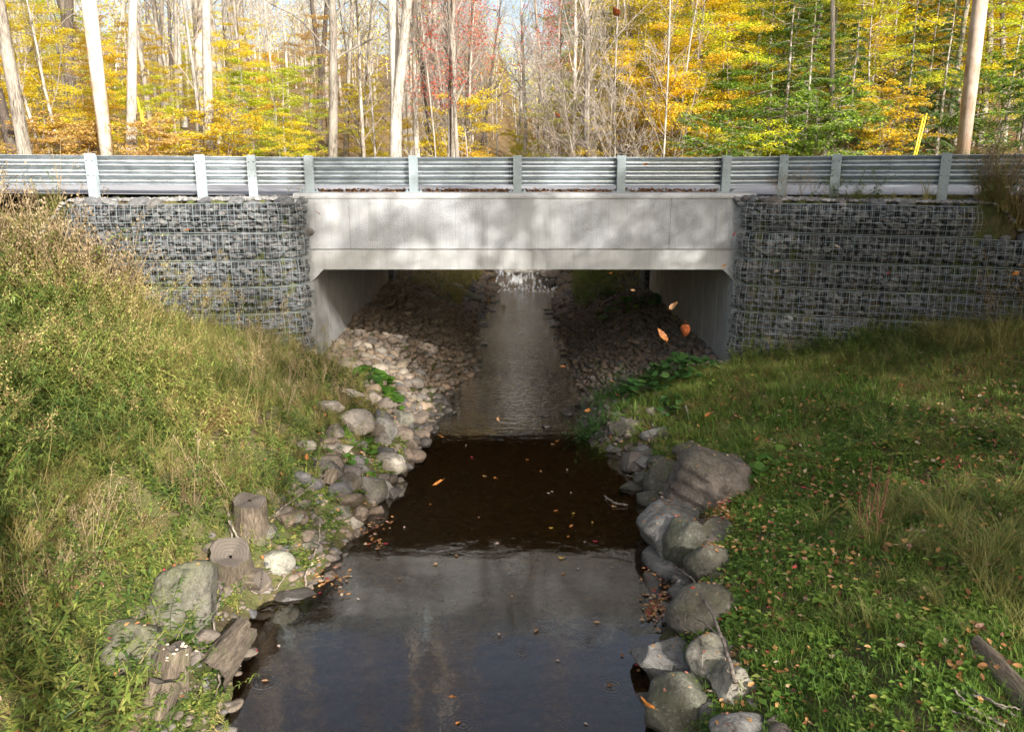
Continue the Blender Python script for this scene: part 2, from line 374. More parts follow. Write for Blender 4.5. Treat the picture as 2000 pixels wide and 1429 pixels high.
M['shadedriprap'] = rockmat('shaded_tan_riprap', [(.15,.105,.07),(.20,.15,.11),(.12,.105,.09),(.23,.18,.13),(.15,.125,.105),(.18,.125,.085)], .05, 2.5, attr=True, speck=.15)  # tan cobble colours darkened to put in the shade under the bridge
M['gab'] = rockmat('gabion_stone', [(.075,.075,.082),(.13,.13,.13),(.09,.095,.105),(.18,.176,.168),(.11,.095,.085),(.06,.06,.07)], .0, 4, attr=True, speck=.2)
M['wet'] = rockmat('wet_stone', [(.06,.05,.045),(.10,.09,.075)], .0, 3, wet=True)

# ground
t = NT('ground'); v = t.coord(); n1 = t.noise(v, 1.2, 6, .6); n2 = t.noise(v, 9, 5, .7); n3 = t.noise(v, 30, 4, .7)
vo = t.new('ShaderNodeTexVoronoi'); vo.inputs['Scale'].default_value = 14; t.link(v, vo.inputs['Vector'])
soil = t.ramp(n2, [(.25,(.05,.038,.022)),(.5,(.11,.085,.045)),(.75,(.17,.14,.075))])
grn = t.ramp(n3, [(.3,(.035,.05,.014)),(.7,(.11,.13,.035))])
col = t.mix(t.ramp(n1, [(.38,0.0),(.55,.8)]), soil, grn)
lit = t.mix(.5, t.ramp(vo.outputs['Color'], [(0,(.08,.04,.02)),(.35,(.18,.10,.045)),(.7,(.26,.17,.08)),(1,(.13,.075,.04))]), t.ramp(n3, [(.3,(.06,.04,.02)),(.7,(.19,.125,.07))]))
sp = t.new('ShaderNodeSeparateXYZ'); tc = t.new('ShaderNodeTexCoord'); t.link(tc.outputs['Object'], sp.inputs[0])
fw = t.ramp(t.math('MULTIPLY', t.math('SUBTRACT', sp.outputs[1], 24), .25, clamp=True), [(0,0.0),(1,.85)])
col = t.mix(fw, col, lit)
bedc = t.ramp(n2, [(.25,(.03,.021,.011)),(.5,(.11,.075,.036)),(.75,(.24,.17,.09))])
bf = t.math('MULTIPLY', t.ramp(t.math('MULTIPLY_ADD', sp.outputs[2], -6, .3, clamp=True), [(0,0.0),(1,1.0)]), t.math('LESS_THAN', sp.outputs[1], 31))
col = t.mix(bf, col, bedc)
M['ground'] = t.set(col, .95, t.bump(n3, .8, .03, t.bump(n2, .7, .06)), spec=.15)

# water
t = NT('stream_water'); tc = t.new('ShaderNodeTexCoord'); v = tc.outputs['Object']
sp = t.new('ShaderNodeSeparateXYZ'); t.link(v, sp.inputs[0])
Yc = sp.outputs[1]
m1 = t.new('ShaderNodeMapping'); m1.inputs['Scale'].default_value = (1,1.6,1); t.link(v, m1.inputs['Vector'])
nA = t.noise(m1.outputs[0], 4.2, 3, .6, .5); nB = t.noise(m1.outputs[0], 1.4, 2, .5); nC = t.noise(m1.outputs[0], 22, 2, .5)
nD = t.noise(v, .5, 2)
rip = t.ramp(t.math('MULTIPLY_ADD', Yc, .2, -2.72, clamp=True), [(0,.025),(.10,.08),(.22,.5),(.42,1.3),(1,1.5)])     # riffle starts near the bridge
rip = t.math('MULTIPLY', rip, t.math('MULTIPLY_ADD', nD, .9, .55))
hgt = t.math('MULTIPLY', t.math('ADD', nA, t.math('MULTIPLY', nC, .35)), rip)
hgt = t.math('ADD', hgt, t.math('MULTIPLY', nB, .10))
for px_, py_, amp in ((968,1062,.5),(975,1241,.8),(1050,1230,.8),(1165,1218,.7),(517,1330,1.2),(1192,1340,.9),(1020,1275,.6),(905,1415,.6),(1150,1250,.9)):
    c = P(px_, py_); dd = t.new('ShaderNodeVectorMath', operation='DISTANCE'); t.link(v, dd.inputs[0]); dd.inputs[1].default_value = (c[0], c[1], 0)
    r = t.math('MULTIPLY', t.math('SINE', t.math('MULTIPLY', dd.outputs['Value'], 150)), t.math('POWER', 2.718, t.math('MULTIPLY', dd.outputs['Value'], -15)))
    hgt = t.math('ADD', hgt, t.math('MULTIPLY', r, .035*amp))
nb = t.bump(hgt, 1.0, .06)
fr = t.new('ShaderNodeFresnel'); fr.inputs['IOR'].default_value = 1.36; t.link(nb, fr.inputs['Normal'])
gl = t.new('ShaderNodeBsdfGlossy'); gl.inputs['Roughness'].default_value = .02; t.link(nb, gl.inputs['Normal']); gl.inputs[0].default_value = (1,1,1,1)
tr = t.new('ShaderNodeBsdfTransparent'); tr.inputs[0].default_value = (.72,.56,.36,1)
mx = t.new('ShaderNodeMixShader'); t.link(t.math('MULTIPLY', fr.outputs[0], 2.4, clamp=True), mx.inputs[0]); t.link(tr.outputs[0], mx.inputs[1]); t.link(gl.outputs[0], mx.inputs[2])
fo = t.new('ShaderNodeBsdfDiffuse'); fo.inputs[0].default_value = (.62,.65,.67,1)
mfx = t.new('ShaderNodeMapping'); mfx.inputs['Scale'].default_value = (3.5,.7,1); t.link(v, mfx.inputs['Vector'])
ff = t.math('MULTIPLY', t.ramp(t.noise(mfx.outputs[0], 2.6, 2, .5), [(.46,0.0),(.62,1.0)]), t.ramp(t.math('MULTIPLY_ADD', Yc, .1, -3.0, clamp=True), [(0,0.0),(.06,.85),(.22,.7),(.32,0.0)]))
mx2 = t.new('ShaderNodeMixShader'); t.link(ff, mx2.inputs[0]); t.link(mx.outputs[0], mx2.inputs[1]); t.link(fo.outputs[0], mx2.inputs[2])
t.link(mx2.outputs[0], t.out.inputs[0]); M['water'] = t.m

# ------------------------------------------------------------------ terrain and stream
def axis(fine0, fine1, step, lo, hi, g=1.12):
    a = list(np.arange(fine0, fine1+1e-6, step)); s = step; x = fine1
    while x < hi: s = min(s*g, 8); x += s; a.append(x)
    s = step; x = fine0; pre = []
    while x > lo: s = min(s*g, 8); x -= s; pre.append(x)
    return np.array(pre[::-1] + a)
def grid(xs, ys, fz, name, mat):
    X, Y = np.meshgrid(xs, ys); Z = fz(X, Y)
    V = np.stack([X, Y, Z], -1).reshape(-1, 3); nx = len(xs); ny = len(ys)
    i = np.arange(ny-1)[:,None]*nx; j = np.arange(nx-1)[None,:]
    F = np.stack([i+j, i+j+1, i+nx+j+1, i+nx+j], -1).reshape(-1, 4)
    return ob(name, qmesh(name, V, F, None, True), mat)
def Hbridge(X, Y):
    z = H(X, Y); under = (Y > YF+.1) & (Y < YB+.2) & (X > XL-.5) & (X < XR+.5) & ((X < XL-.1) | (X > XR+.1))
    return np.where(under, np.minimum(z, 1.2), z)
ter = grid(axis(-11, 11, .1, -300, 300), axis(3, 34, .1, -90, 330), H, 'ground', M['ground']); tag(ter, kind='structure')
wat = grid(np.arange(-9, 12.01, .25), np.concatenate([np.arange(-40, 30, 2), np.arange(30, 37, .12), np.arange(37, 120, 2)]),
           lambda X, Y: np.where(Y < 30.8, 0, base(Y)*1.0 + .05*(Y > 30.8)*fbm(X*1.6, Y*.9, 77, 2)) , 'stream_water', M['water']); tag(wat, kind='structure')

# road: follows the bend of the rails
rxs = np.array([-60,-20,-12,-9.1,-7.25,-5.5,-4.68,-3.78,0,3.86,4.8,5.7,7.4,9.1,12,20,60])
rys = np.array([2,11.2,13.3,14.12,14.58,14.92,15.14,15.42,15.42,15.42,15.2,14.87,14.2,13.45,12.2,8.5,-10])
def railY(x): return np.interp(x, rxs, rys)
xs = np.concatenate([np.linspace(-60,-12,20), np.arange(-11.5,12,.5), np.linspace(12,60,20)])
ys_ = np.linspace(0, 1, 12)
V = []; 
for v_ in ys_:
    for x in xs:
        y0 = railY(x)+.36; y1 = railY(x)*.55+ 15.42*.45 + 8.35 - .45
        V.append((x, y0+(y1-y0)*v_, ROADZ + .05*math.sin(v_*math.pi) + .012*max(0, abs(x)-4)**1.2 + (.0 if abs(x) < 14 else .03*(abs(x)-14))))
nx = len(xs); F = [(i*nx+j, i*nx+j+1, (i+1)*nx+j+1, (i+1)*nx+j) for i in range(len(ys_)-1) for j in range(nx-1)]
road = ob('road', qmesh('road', np.array(V), np.array(F), None, True), M['asphalt']); tag(road, kind='structure')

# ------------------------------------------------------------------ the bridge
br = empty('bridge', (0,0,0), 0, 'pale concrete box bridge with grey stained fascia spanning the dark stream', 'bridge')
SZ = 2.89; HN = .21; ZT = 3.25
nseg = 8; sl = (YB-YF-.02)/nseg
for i in range(nseg):
    y0 = YF+.02+i*sl; y1 = y0+sl-.012
    pb = PB()
    prof = [(XL-.4,-.8),(XL,-.8),(XL,SZ-HN),(XL+HN,SZ),(XR-HN,SZ),(XR,SZ-HN),(XR,-.8),(XR+.4,-.8),(XR+.4,ZT),(XL-.4,ZT)]
    pb.prism(prof, y0, y1)
    pb.build('frame_segment', M['concrete'], br, bevel=.012)
pb = PB(); pb.box(XL-.38, XR+.38, YF+.03, YB-.03, ZT+.002, 4.12); pb.build('deck_fill', M['concrete'], br)
for side in (0, 1):
    y0, y1, s = (YF, YF+.22, 1) if side == 0 else (YB-.22, YB, 1)
    pb = PB()
    xsn = [XL-.25, -2.98, 2.9, XR+.3] if side == 0 else [XL-.25, XR+.3]
    for a, b in zip(xsn[:-1], xsn[1:]): pb.box(a+.0012, b-.0012, y0, y1, ZT+.025, 4.19)
    pb.build('fascia', M['fascia'], br, bevel=.008)
    pb = PB()
    if side == 0: poly = [(YF-.015,4.192),(YF+.55,4.192),(YF+.55,4.285),(YF+.05,4.285),(YF-.015,4.235)]
    else: poly = [(YB-.55,4.192),(YB+.015,4.192),(YB+.015,4.235),(YB-.05,4.285),(YB-.55,4.285)]
    b0 = len(pb.v); n = len(poly); xa, xb = XL-.27, XR+.32
    pb.v += [(xa,y,z) for y,z in poly] + [(xb,y,z) for y,z in poly]
    pb.f.append(tuple(reversed(range(n)))); pb.f.append(tuple(n+i for i in range(n)))
    for i in range(n): pb.f.append((i, (i+1) % n, n+(i+1) % n, n+i))
    pb.build('curb', M['concrete'], br, bevel=.006)

# ------------------------------------------------------------------ guardrails
def resample(pts, step):
    pts = np.array(pts, float); d = np.r_[0, np.cumsum(np.linalg.norm(np.diff(pts, axis=0), axis=1))]
    n = max(2, int(d[-1]/step)+1); s = np.linspace(0, d[-1], n)
    return np.stack([np.interp(s, d, pts[:,k]) for k in range(pts.shape[1])], 1)
def railmesh(path, zfun, flip=1):
    p = resample(path, .25); tn = unit(np.gradient(p, axis=0)); nr = np.stack([-tn[:,1], tn[:,0]], 1)*flip
    zz = np.concatenate([np.linspace(-.254, .254, 41)]); dd = .0415*(1+np.cos(2*np.pi*zz/.17)); dd = np.clip((dd-.0415)*1.35+.0415, 0, .083)
    V = np.zeros((len(p), len(zz), 3)); V[:,:,0] = p[:,0:1]+nr[:,0:1]*dd; V[:,:,1] = p[:,1:2]+nr[:,1:2]*dd
    V[:,:,2] = zfun(p[:,0])[:,None] + zz[None]
    # thin solid: a second skin 5 mm behind
    V2 = V.copy(); V2[:,:,0] += nr[:,0:1]*.005; V2[:,:,1] += nr[:,1:2]*.005
    a, b = V.shape[:2]; i = np.arange(a-1)[:,None]*b; j = np.arange(b-1)[None]
    F = np.stack([i+j, i+b+j, i+b+j+1, i+j+1], -1).reshape(-1,4); n = a*b
    E = [[k*b+b-1, (k+1)*b+b-1, n+(k+1)*b+b-1, n+k*b+b-1] for k in range(a-1)] + [[k*b, n+k*b, n+(k+1)*b, (k+1)*b] for k in range(a-1)]
    return np.concatenate([V.reshape(-1,3), V2.reshape(-1,3)]), np.concatenate([F, F[:, ::-1]+n, np.array(E)])
def zrail(x):
    x = np.asarray(x, float); return 4.665 + .010*np.clip(-x-3.8, 0, 9) + .012*np.clip(x-3.9, 0, 9)
def guardrail(posts, name_label, facing, yoff_far=None):
    g = empty('guardrail', (0,0,0), 0, name_label, 'guardrail')
    for k, (x, y, bridge, z0) in enumerate(posts):
        a = posts[max(0,k-1)]; b = posts[min(len(posts)-1,k+1)]
        tx = unit(np.array([b[0]-a[0], b[1]-a[1]])); ny = np.array([-tx[1], tx[0]])*facing
        top = float(zrail(x))+.285 - (.09 if facing < 0 else 0)
        pb = PB(); c = np.array([x, y])
        hw = .078
        pb.obox(c+ny*.006, tx, ny, hw, .006, z0, top)
        pb.obox(c+ny*.075, tx, ny, .005, .0625, z0, top-.002)
        pb.obox(c+ny*.144, tx, ny, hw, .006, z0, top)
        po = pb.build('post', M['steel'], g, bevel=.002)
        if bridge:
            pb = PB(); pb.obox(c+ny*.075, tx, ny, .17, .12, z0, z0+.018); pb.build('base_plate', M['steel'], po, bevel=.002)
            for s in (-1, 1):
                pb = PB(); q = c+tx*.125*s+ny*.03
                pb.tube([(q[0],q[1],z0+.012),(q[0],q[1],z0+.075)], [.012,.012], 8); pb.tube([(q[0],q[1],z0+.018),(q[0],q[1],z0+.045)], [.026,.026], 6)
                pb.build('bolt', M['steel'], po)
        else:
            pb = PB(); pb.obox(c+ny*.20, tx, ny, .03, .049, top-.56, top-.03); pb.obox(c+ny*.155, tx, ny, .07, .004, top-.56, top-.03); pb.obox(c+ny*.245, tx, ny, .07, .004, top-.56, top-.03)
            pb.build('spacer_block', M['steel'], po, bevel=.002)
            for sz in (.12, .37):
                for s in (-1, 1):
                    pb = PB(); q = c+tx*.045*s-ny*.001; pb.tube([(q[0]-ny[0]*.012,q[1]-ny[1]*.012,top-sz),(q[0]+ny[0]*.01,q[1]+ny[1]*.01,top-sz)], [.009,.009], 6)
                    pb.build('bolt', M['backing'], po)
    return g
fp = [(-14.6,12.2,0),(-12.75,13.0,0),(-10.9,13.6,0),(-9.05,14.12,0),(-7.3,14.58,0),(-5.53,14.92,0),(-4.68,15.14,0),(-3.73,15.44,1),(-1.815,15.44,1),(.10,15.44,1),(2.01,15.44,1),(3.94,15.44,1),(4.90,15.2,0),(5.72,14.88,0),(7.28,14.15,0),(8.95,13.4,0),(10.7,12.7,0),(12.4,11.9,0)]
posts = [(x, y, b, 4.286 if b else 4.0) for x, y, b in fp]
gr = guardrail(posts, 'galvanised ribbed guardrail with grey posts along the near edge of the bridge and road', 1)
path = []
for x, y, b in fp: path.append((x, y + (.152 if b else .25), ))
V, F = railmesh(path, zrail, 1); ob('rail_beam', qmesh('rail_beam', V, F, None, True), M['rail'], gr)
for k in (7, 9, 11):                          # splice laps with bolt heads
    x, y, _ = fp[k]; xo = x-.15
    for dz in (-.21,-.13,-.04,.04,.13,.21):
        for dx in (0, .05): pb = PB(); pb.tube([(xo+dx, y+.145, 4.665+dz), (xo+dx, y+.175, 4.665+dz)], [.014, .012], 6); pb.build('splice_bolt', M['backing'], gr)
fb = [(-15,20.2,0),(-12,21.3,0),(-10,22.1,0),(-8,22.9,0),(-6,23.6,0),(-3.73,24.2,1),(-1.815,24.2,1),(.10,24.2,1),(2.01,24.2,1),(3.94,24.2,1),(6.1,23.7,0),(8,23.1,0),(10,22.3,0),(12,21.4,0),(15,20,0)]
gf = guardrail([(x, y, b, 4.286 if b else 4.0) for x, y, b in fb], 'second galvanised guardrail across the road, almost hidden behind the near rail', -1)
V, F = railmesh([(x, y-(.152 if b else .25)) for x, y, b in fb], lambda x: np.full_like(x, 4.59), -1); ob('rail_beam', qmesh('rail_beam', V, F, None, True), M['rail'], gf)

# ------------------------------------------------------------------ rocks
import bmesh
def ico(sub):
    bm = bmesh.new(); bmesh.ops.create_icosphere(bm, subdivisions=sub, radius=1)
    V = np.array([v.co[:] for v in bm.verts]); F = np.array([[v.index for v in f.verts] for f in bm.faces]); bm.free(); return V, F
ICO = {k: ico(k) for k in (1, 2, 3, 4)}
def rock_shape(seed, sub=3, cuts=9, rough=.08, cut0=.62, cut1=.92):
    r = np.random.default_rng(seed); V, F = ICO[sub]; V = V.copy()
    N = unit(r.normal(size=(cuts, 3)))
    cut1 = max(cut1, cut0+.08)
    for n in N:
        o = r.uniform(cut0, cut1); d = V@n; k = np.clip(d-o, 0, None); V = V - k[:,None]*n*.98
    off = r.uniform(0, 100, 3)
    if rough:
        nn = np.array([mnoise.fractal(Vector(v*1.6+off), 1.0, 2.0, 4) for v in V]); V = V*(1+rough*nn)[:,None]
    return V, F
def merge_rocks(places, protos, name, mat, parent=None, smooth=False):
    Vs = []; Fs = []; Ts = []; n = 0
    for (p, s, rot, tint), k in places:
        V, F = protos[k]; Rm = np.array(Matrix.Rotation(rot[2], 3, 'Z') @ Matrix.Rotation(rot[0], 3, 'X') @ Matrix.Rotation(rot[1], 3, 'Y'))
        W = (V*np.array(s))@Rm.T + p; Vs.append(W); Fs.append(F+n); Ts.append(np.full(len(W), tint)); n += len(W)
    return ob(name, qmesh(name, np.concatenate(Vs), np.concatenate(Fs), np.concatenate(Ts), smooth), mat, parent)
chips = [rock_shape(900+i, 1, 6, 0, .55, .85) for i in range(12)]
chips2 = [rock_shape(940+i, 2, 9, .05, .55, .9) for i in range(12)]

# ------------------------------------------------------------------ gabion walls
WR = .0032
def gabion(path, tiers, label, seed, wire=.115):
    r = np.random.default_rng(seed)
    g = empty('gabion_wall', (float(path[len(path)//2][0]), float(path[len(path)//2][1])+.4, 1.0), 0, label, 'gabion wall')
    off = np.array(g.location)
    path = np.array(path, float)
    for (z0, z1, a, b) in tiers:               # a, b: parameter range of the path by x
        p = path[(path[:,0] >= a) & (path[:,0] <= b)]
        p = resample(p, .03); d = np.r_[0, np.cumsum(np.linalg.norm(np.diff(p, axis=0), axis=1))]
        tn = unit(np.gradient(p, axis=0)); nr = np.stack([tn[:,1], -tn[:,0]], 1)   # outward (towards camera)
        def pt(s, z, o=0.0):
            k = np.array([np.interp(s, d, p[:,i]) for i in (0,1)]).T; nn = np.array([np.interp(s, d, nr[:,i]) for i in (0,1)]).T
            f = (np.asarray(z)-z0)/(z1-z0); bulge = .055*np.sin(np.pi*np.clip(f,0,1)) + .03*(vn(np.asarray(s)*1.3, np.asarray(z)*2, seed)-.5)*2 + o
            q = k + nn*np.asarray(bulge)[...,None]; return np.concatenate([q, np.broadcast_to(np.asarray(z), q.shape[:-1])[...,None]], -1)
        q = QA(); Ltot = d[-1]
        for s in np.arange(0, Ltot, wire):     # verticals
            zz = np.linspace(z0+.01, z1-.005, 6); Vt, Ft = tube(pt(np.full(6, s)+.008*r.normal(), zz, .012), np.full(6, WR), 4); q.add(Vt-off, Ft)
        nh = max(2, round((z1-z0)/wire)); ss = np.linspace(0, Ltot, max(3, int(Ltot/.1)))
        for k in range(nh+1):
            z = z0+.008+(z1-z0-.016)*k/nh + .006*np.sin(ss*2+k*2+seed); rr = .0042 if k in (0, nh) else WR
            Vt, Ft = tube(pt(ss, z, .016), np.full(len(ss), rr), 4); q.add(Vt-off, Ft)
        # the finer inner net
        for s in np.arange(.03, Ltot, wire/2):
            zz = np.linspace(z0+.01, z1-.01, 4); Vt, Ft = tube(pt(np.full(4, s), zz, -.035), np.full(4, .0012), 3); q.add(Vt-off, Ft)
        for z in np.arange(z0+.03, z1, wire/2):
            s2 = ss[::2]; Vt, Ft = tube(pt(s2, np.full(len(s2), z), -.035), np.full(len(s2), .0012), 3); q.add(Vt-off, Ft)
        q.obj('wire_mesh', M['wire'], g)
        pl = []; n = int(Ltot*(z1-z0)/.0068)
        for _ in range(n):
            s = r.uniform(0, Ltot); z = r.uniform(z0+.04, z1-.04); sz = r.uniform(.04, .085)
            c = pt(np.array([s]), np.array([z]), -.05-sz*.8-r.uniform(0,.02))[0]
            pl.append(((c-off, (sz*r.uniform(.9,1.5), sz*r.uniform(.7,1), sz*r.uniform(.5,.85)), (r.uniform(-.3,.3), r.uniform(-.3,.3), r.uniform(0,6.3)), r.uniform()), r.integers(12)))
        so_ = merge_rocks(pl, chips, 'stone_fill', M['gab'], g); so_['kind'] = 'stuff'
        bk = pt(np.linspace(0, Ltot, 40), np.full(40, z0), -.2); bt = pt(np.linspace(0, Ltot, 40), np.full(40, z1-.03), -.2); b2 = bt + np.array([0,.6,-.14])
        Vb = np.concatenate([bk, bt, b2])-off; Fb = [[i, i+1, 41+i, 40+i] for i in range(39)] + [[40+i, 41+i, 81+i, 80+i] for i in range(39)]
        ob('backing', qmesh('backing', Vb, np.array(Fb)), M['backing'], g)  # unseen panel added to stop light leaking between the stones
    # cap stones of the top tier
    z0, z1, a, b = tiers[-1]; p = path[(path[:,0] >= a+.15) & (path[:,0] <= b-.15)]; p = resample(p, .05)
    for k in range(34 if b < 0 else 38):
        c = p[r.integers(len(p))] + np.array([0, r.uniform(.10, .55)]); sz = r.uniform(.06, .15)
        V, F = chips2[r.integers(12)]
        o = ob('cap_stone', qmesh('cap_stone', V*np.array([sz*1.4, sz, sz*.75]), F, np.full(len(V), r.uniform())), M['gab'], g)
        o.location = (c[0]-off[0], c[1]-off[1], z1-.03+r.uniform(0,.05)-off[2]); o.rotation_euler = (r.uniform(-.4,.4), r.uniform(-.4,.4), r.uniform(0,6))
    return g
def arc(cx, cy, r, a0, a1, n=10): return [(cx+r*math.cos(a), cy+r*math.sin(a)) for a in np.linspace(R_(a0), R_(a1), n)]
yl = lambda x: float(np.interp(x, _glx, _gly)); yr = lambda x: float(np.interp(x, _grx, _gry))
pL = [(-11.8, yl(-11.8)), (-9, yl(-9)), (-7.9, yl(-7.9)), (-6, yl(-6)), (-5, yl(-5)), (-4.16, yl(-4.16))] + arc(-4.10, 15.08, .36, -90, -8) + [(-3.73, 15.19)]
pLt = arc(-7.35, yl(-7.4)+.36, .36, 180, 270)[::1] + [(-6, yl(-6)), (-5, yl(-5)), (-4.16, yl(-4.16))] + arc(-4.10, 15.08, .36, -90, -8) + [(-3.73, 15.19)]
T = [.72, 1.2, 1.69, 2.18, 2.67, 3.15, 3.63, 4.16]
pLall = pL
def gab_tiers(lo, hi, xa, xb): return [(T[i], T[i+1]-.012, xa, xb) for i in range(lo, hi)]
gabion(pL, gab_tiers(0, 6, -12, 0)+[], 'long lower stack of sunlit stone filled wire baskets left of the bridge opening, behind weeds', 3)
gabion(pLt, gab_tiers(6, 7, -9, 0), 'topmost sunlit wire basket of pale stones left of the bridge, with rounded ends', 4)
pR = [(4.08, 15.19)] + arc(4.50, 15.12, .40, 184, 262) + [(4.6, yr(4.6)-.01), (6, yr(6)), (7.4, yr(7.4)), (9, yr(9)), (11.8, yr(11.8))]
pRt = [(4.10, 15.19)] + arc(4.52, 15.12, .40, 184, 262) + [(4.62, yr(4.6)-.01), (6, yr(6)), (7.35, yr(7.35))] + arc(7.5, yr(7.4)+.42, .42, 275, 350)
gabion(pR, gab_tiers(0, 6, 3, 13), 'long lower stack of shaded dark stone filled wire baskets right of the bridge opening', 5)
gabion(pRt, gab_tiers(6, 7, 3, 13), 'topmost shaded wire basket of dark stones right of the bridge, ending at the brushy slope', 6)
for sx, lab in ((-1, 'dark wire basket wall behind the bridge, seen past its left leg'), (1, 'dark wire basket wall behind the bridge, seen past its right leg')):
    x0 = XL if sx < 0 else XR
    pth = [(x0-sx*.16, YB+.02), (x0-sx*.16, YB+.9), (x0+sx*.3, YB+1.3), (x0+sx*3, YB+1.5)]
    if sx < 0: pth = pth[::-1]
    path_ = np.array(pth); g = empty('gabion_wall', (x0, YB+.6, 1), 0, lab, 'gabion wall'); off = np.array(g.location)
    r = np.random.default_rng(50+sx); p = resample(path_, .08); q = QA()
    ctr = np.array([x0+sx*1.2, YB+.5]); 
    for i in range(0, len(p), 2):
        Vt, Ft = tube(np.array([[p[i,0],p[i,1],.3],[p[i,0],p[i,1],4.1]]), np.full(2,.006), 4); q.add(Vt-off, Ft)
    for z in np.arange(.4, 4.15, .125):
        Vt, Ft = tube(np.c_[p, np.full(len(p), z)], np.full(len(p), .006), 4); q.add(Vt-off, Ft)
    q.obj('wire_mesh', M['wire'], g)
    pl = []
    for _ in range(900):
        c2 = p[r.integers(len(p))]; c2 = c2 + (ctr-c2)*.08; sz = r.uniform(.06,.11)
        pl.append(((np.array([c2[0], c2[1], r.uniform(.3,4.05)])-off, (sz*1.2, sz, sz*.8), (0,0,r.uniform(0,6)), r.uniform()), r.integers(12)))
    o = merge_rocks(pl, chips, 'stone_fill', M['gab'], g); o['kind'] = 'stuff'
    pb = PB(); xx = sorted((x0+sx*.05, x0+sx*3)); pb.box(xx[0]-off[0], xx[1]-off[0], YB+.1-off[1], YB+1.1-off[1], -.9, 3.05); pb.build('backing', M['backing'], g)  # added black box that keeps light out from behind the stones
#PART2
# ------------------------------------------------------------------ boulders along the water
def rot_rock(V, rx, ry, rz):
    Rm = np.array(Matrix.Rotation(rz, 3, 'Z') @ Matrix.Rotation(rx, 3, 'X') @ Matrix.Rotation(ry, 3, 'Y')); return V@Rm.T
def boulder(cx, cy_, w_, h_, mat, label, seed, flat=.65, dr=1.15, cuts=14, tilt=(0,0), rz=0, rough=.07, sub=4, c0=.45, c1=.82, name='boulder', layered=False, group=None, sink=.30, z=None):
    p = G(cx, cy_, .12) if z is None else P(cx, cy_, z); zc = depth(p)
    W = 1.2*w_/FPX*zc; a = math.atan2(CAM[2]-p[2], p[1])
    Hh = (h_/FPX*zc)/math.sqrt(math.cos(a)**2 + (dr*W/ max(.2, 1)*0 + (1/flat*dr*.75)**2)*math.sin(a)**2)
    D = Hh/flat*dr*.75
    V, F = rock_shape(seed, sub, cuts, rough, c0, c1)
    mn = V.min(0); mxx = V.max(0); V = (V-(mn+mxx)/2)/((mxx-mn)/2)
    V = V*np.array([W/2, D/2, Hh/2*1.25]); V = rot_rock(V, tilt[0], tilt[1], rz)
    if layered:
        k = V[:,2]*.9+V[:,0]*.35; V = V*(1+.035*np.sign(np.sin(k*34))*np.abs(np.sin(k*34))**.4)[:,None]
    o = ob(name, qmesh(name, V, F, None, True), M[mat]); o.location = (p[0], p[1], p[2] - .12 + Hh*(.5-sink)*.7)
    return tag(o, label, 'boulder' if w_ > 45 else 'rock', group)
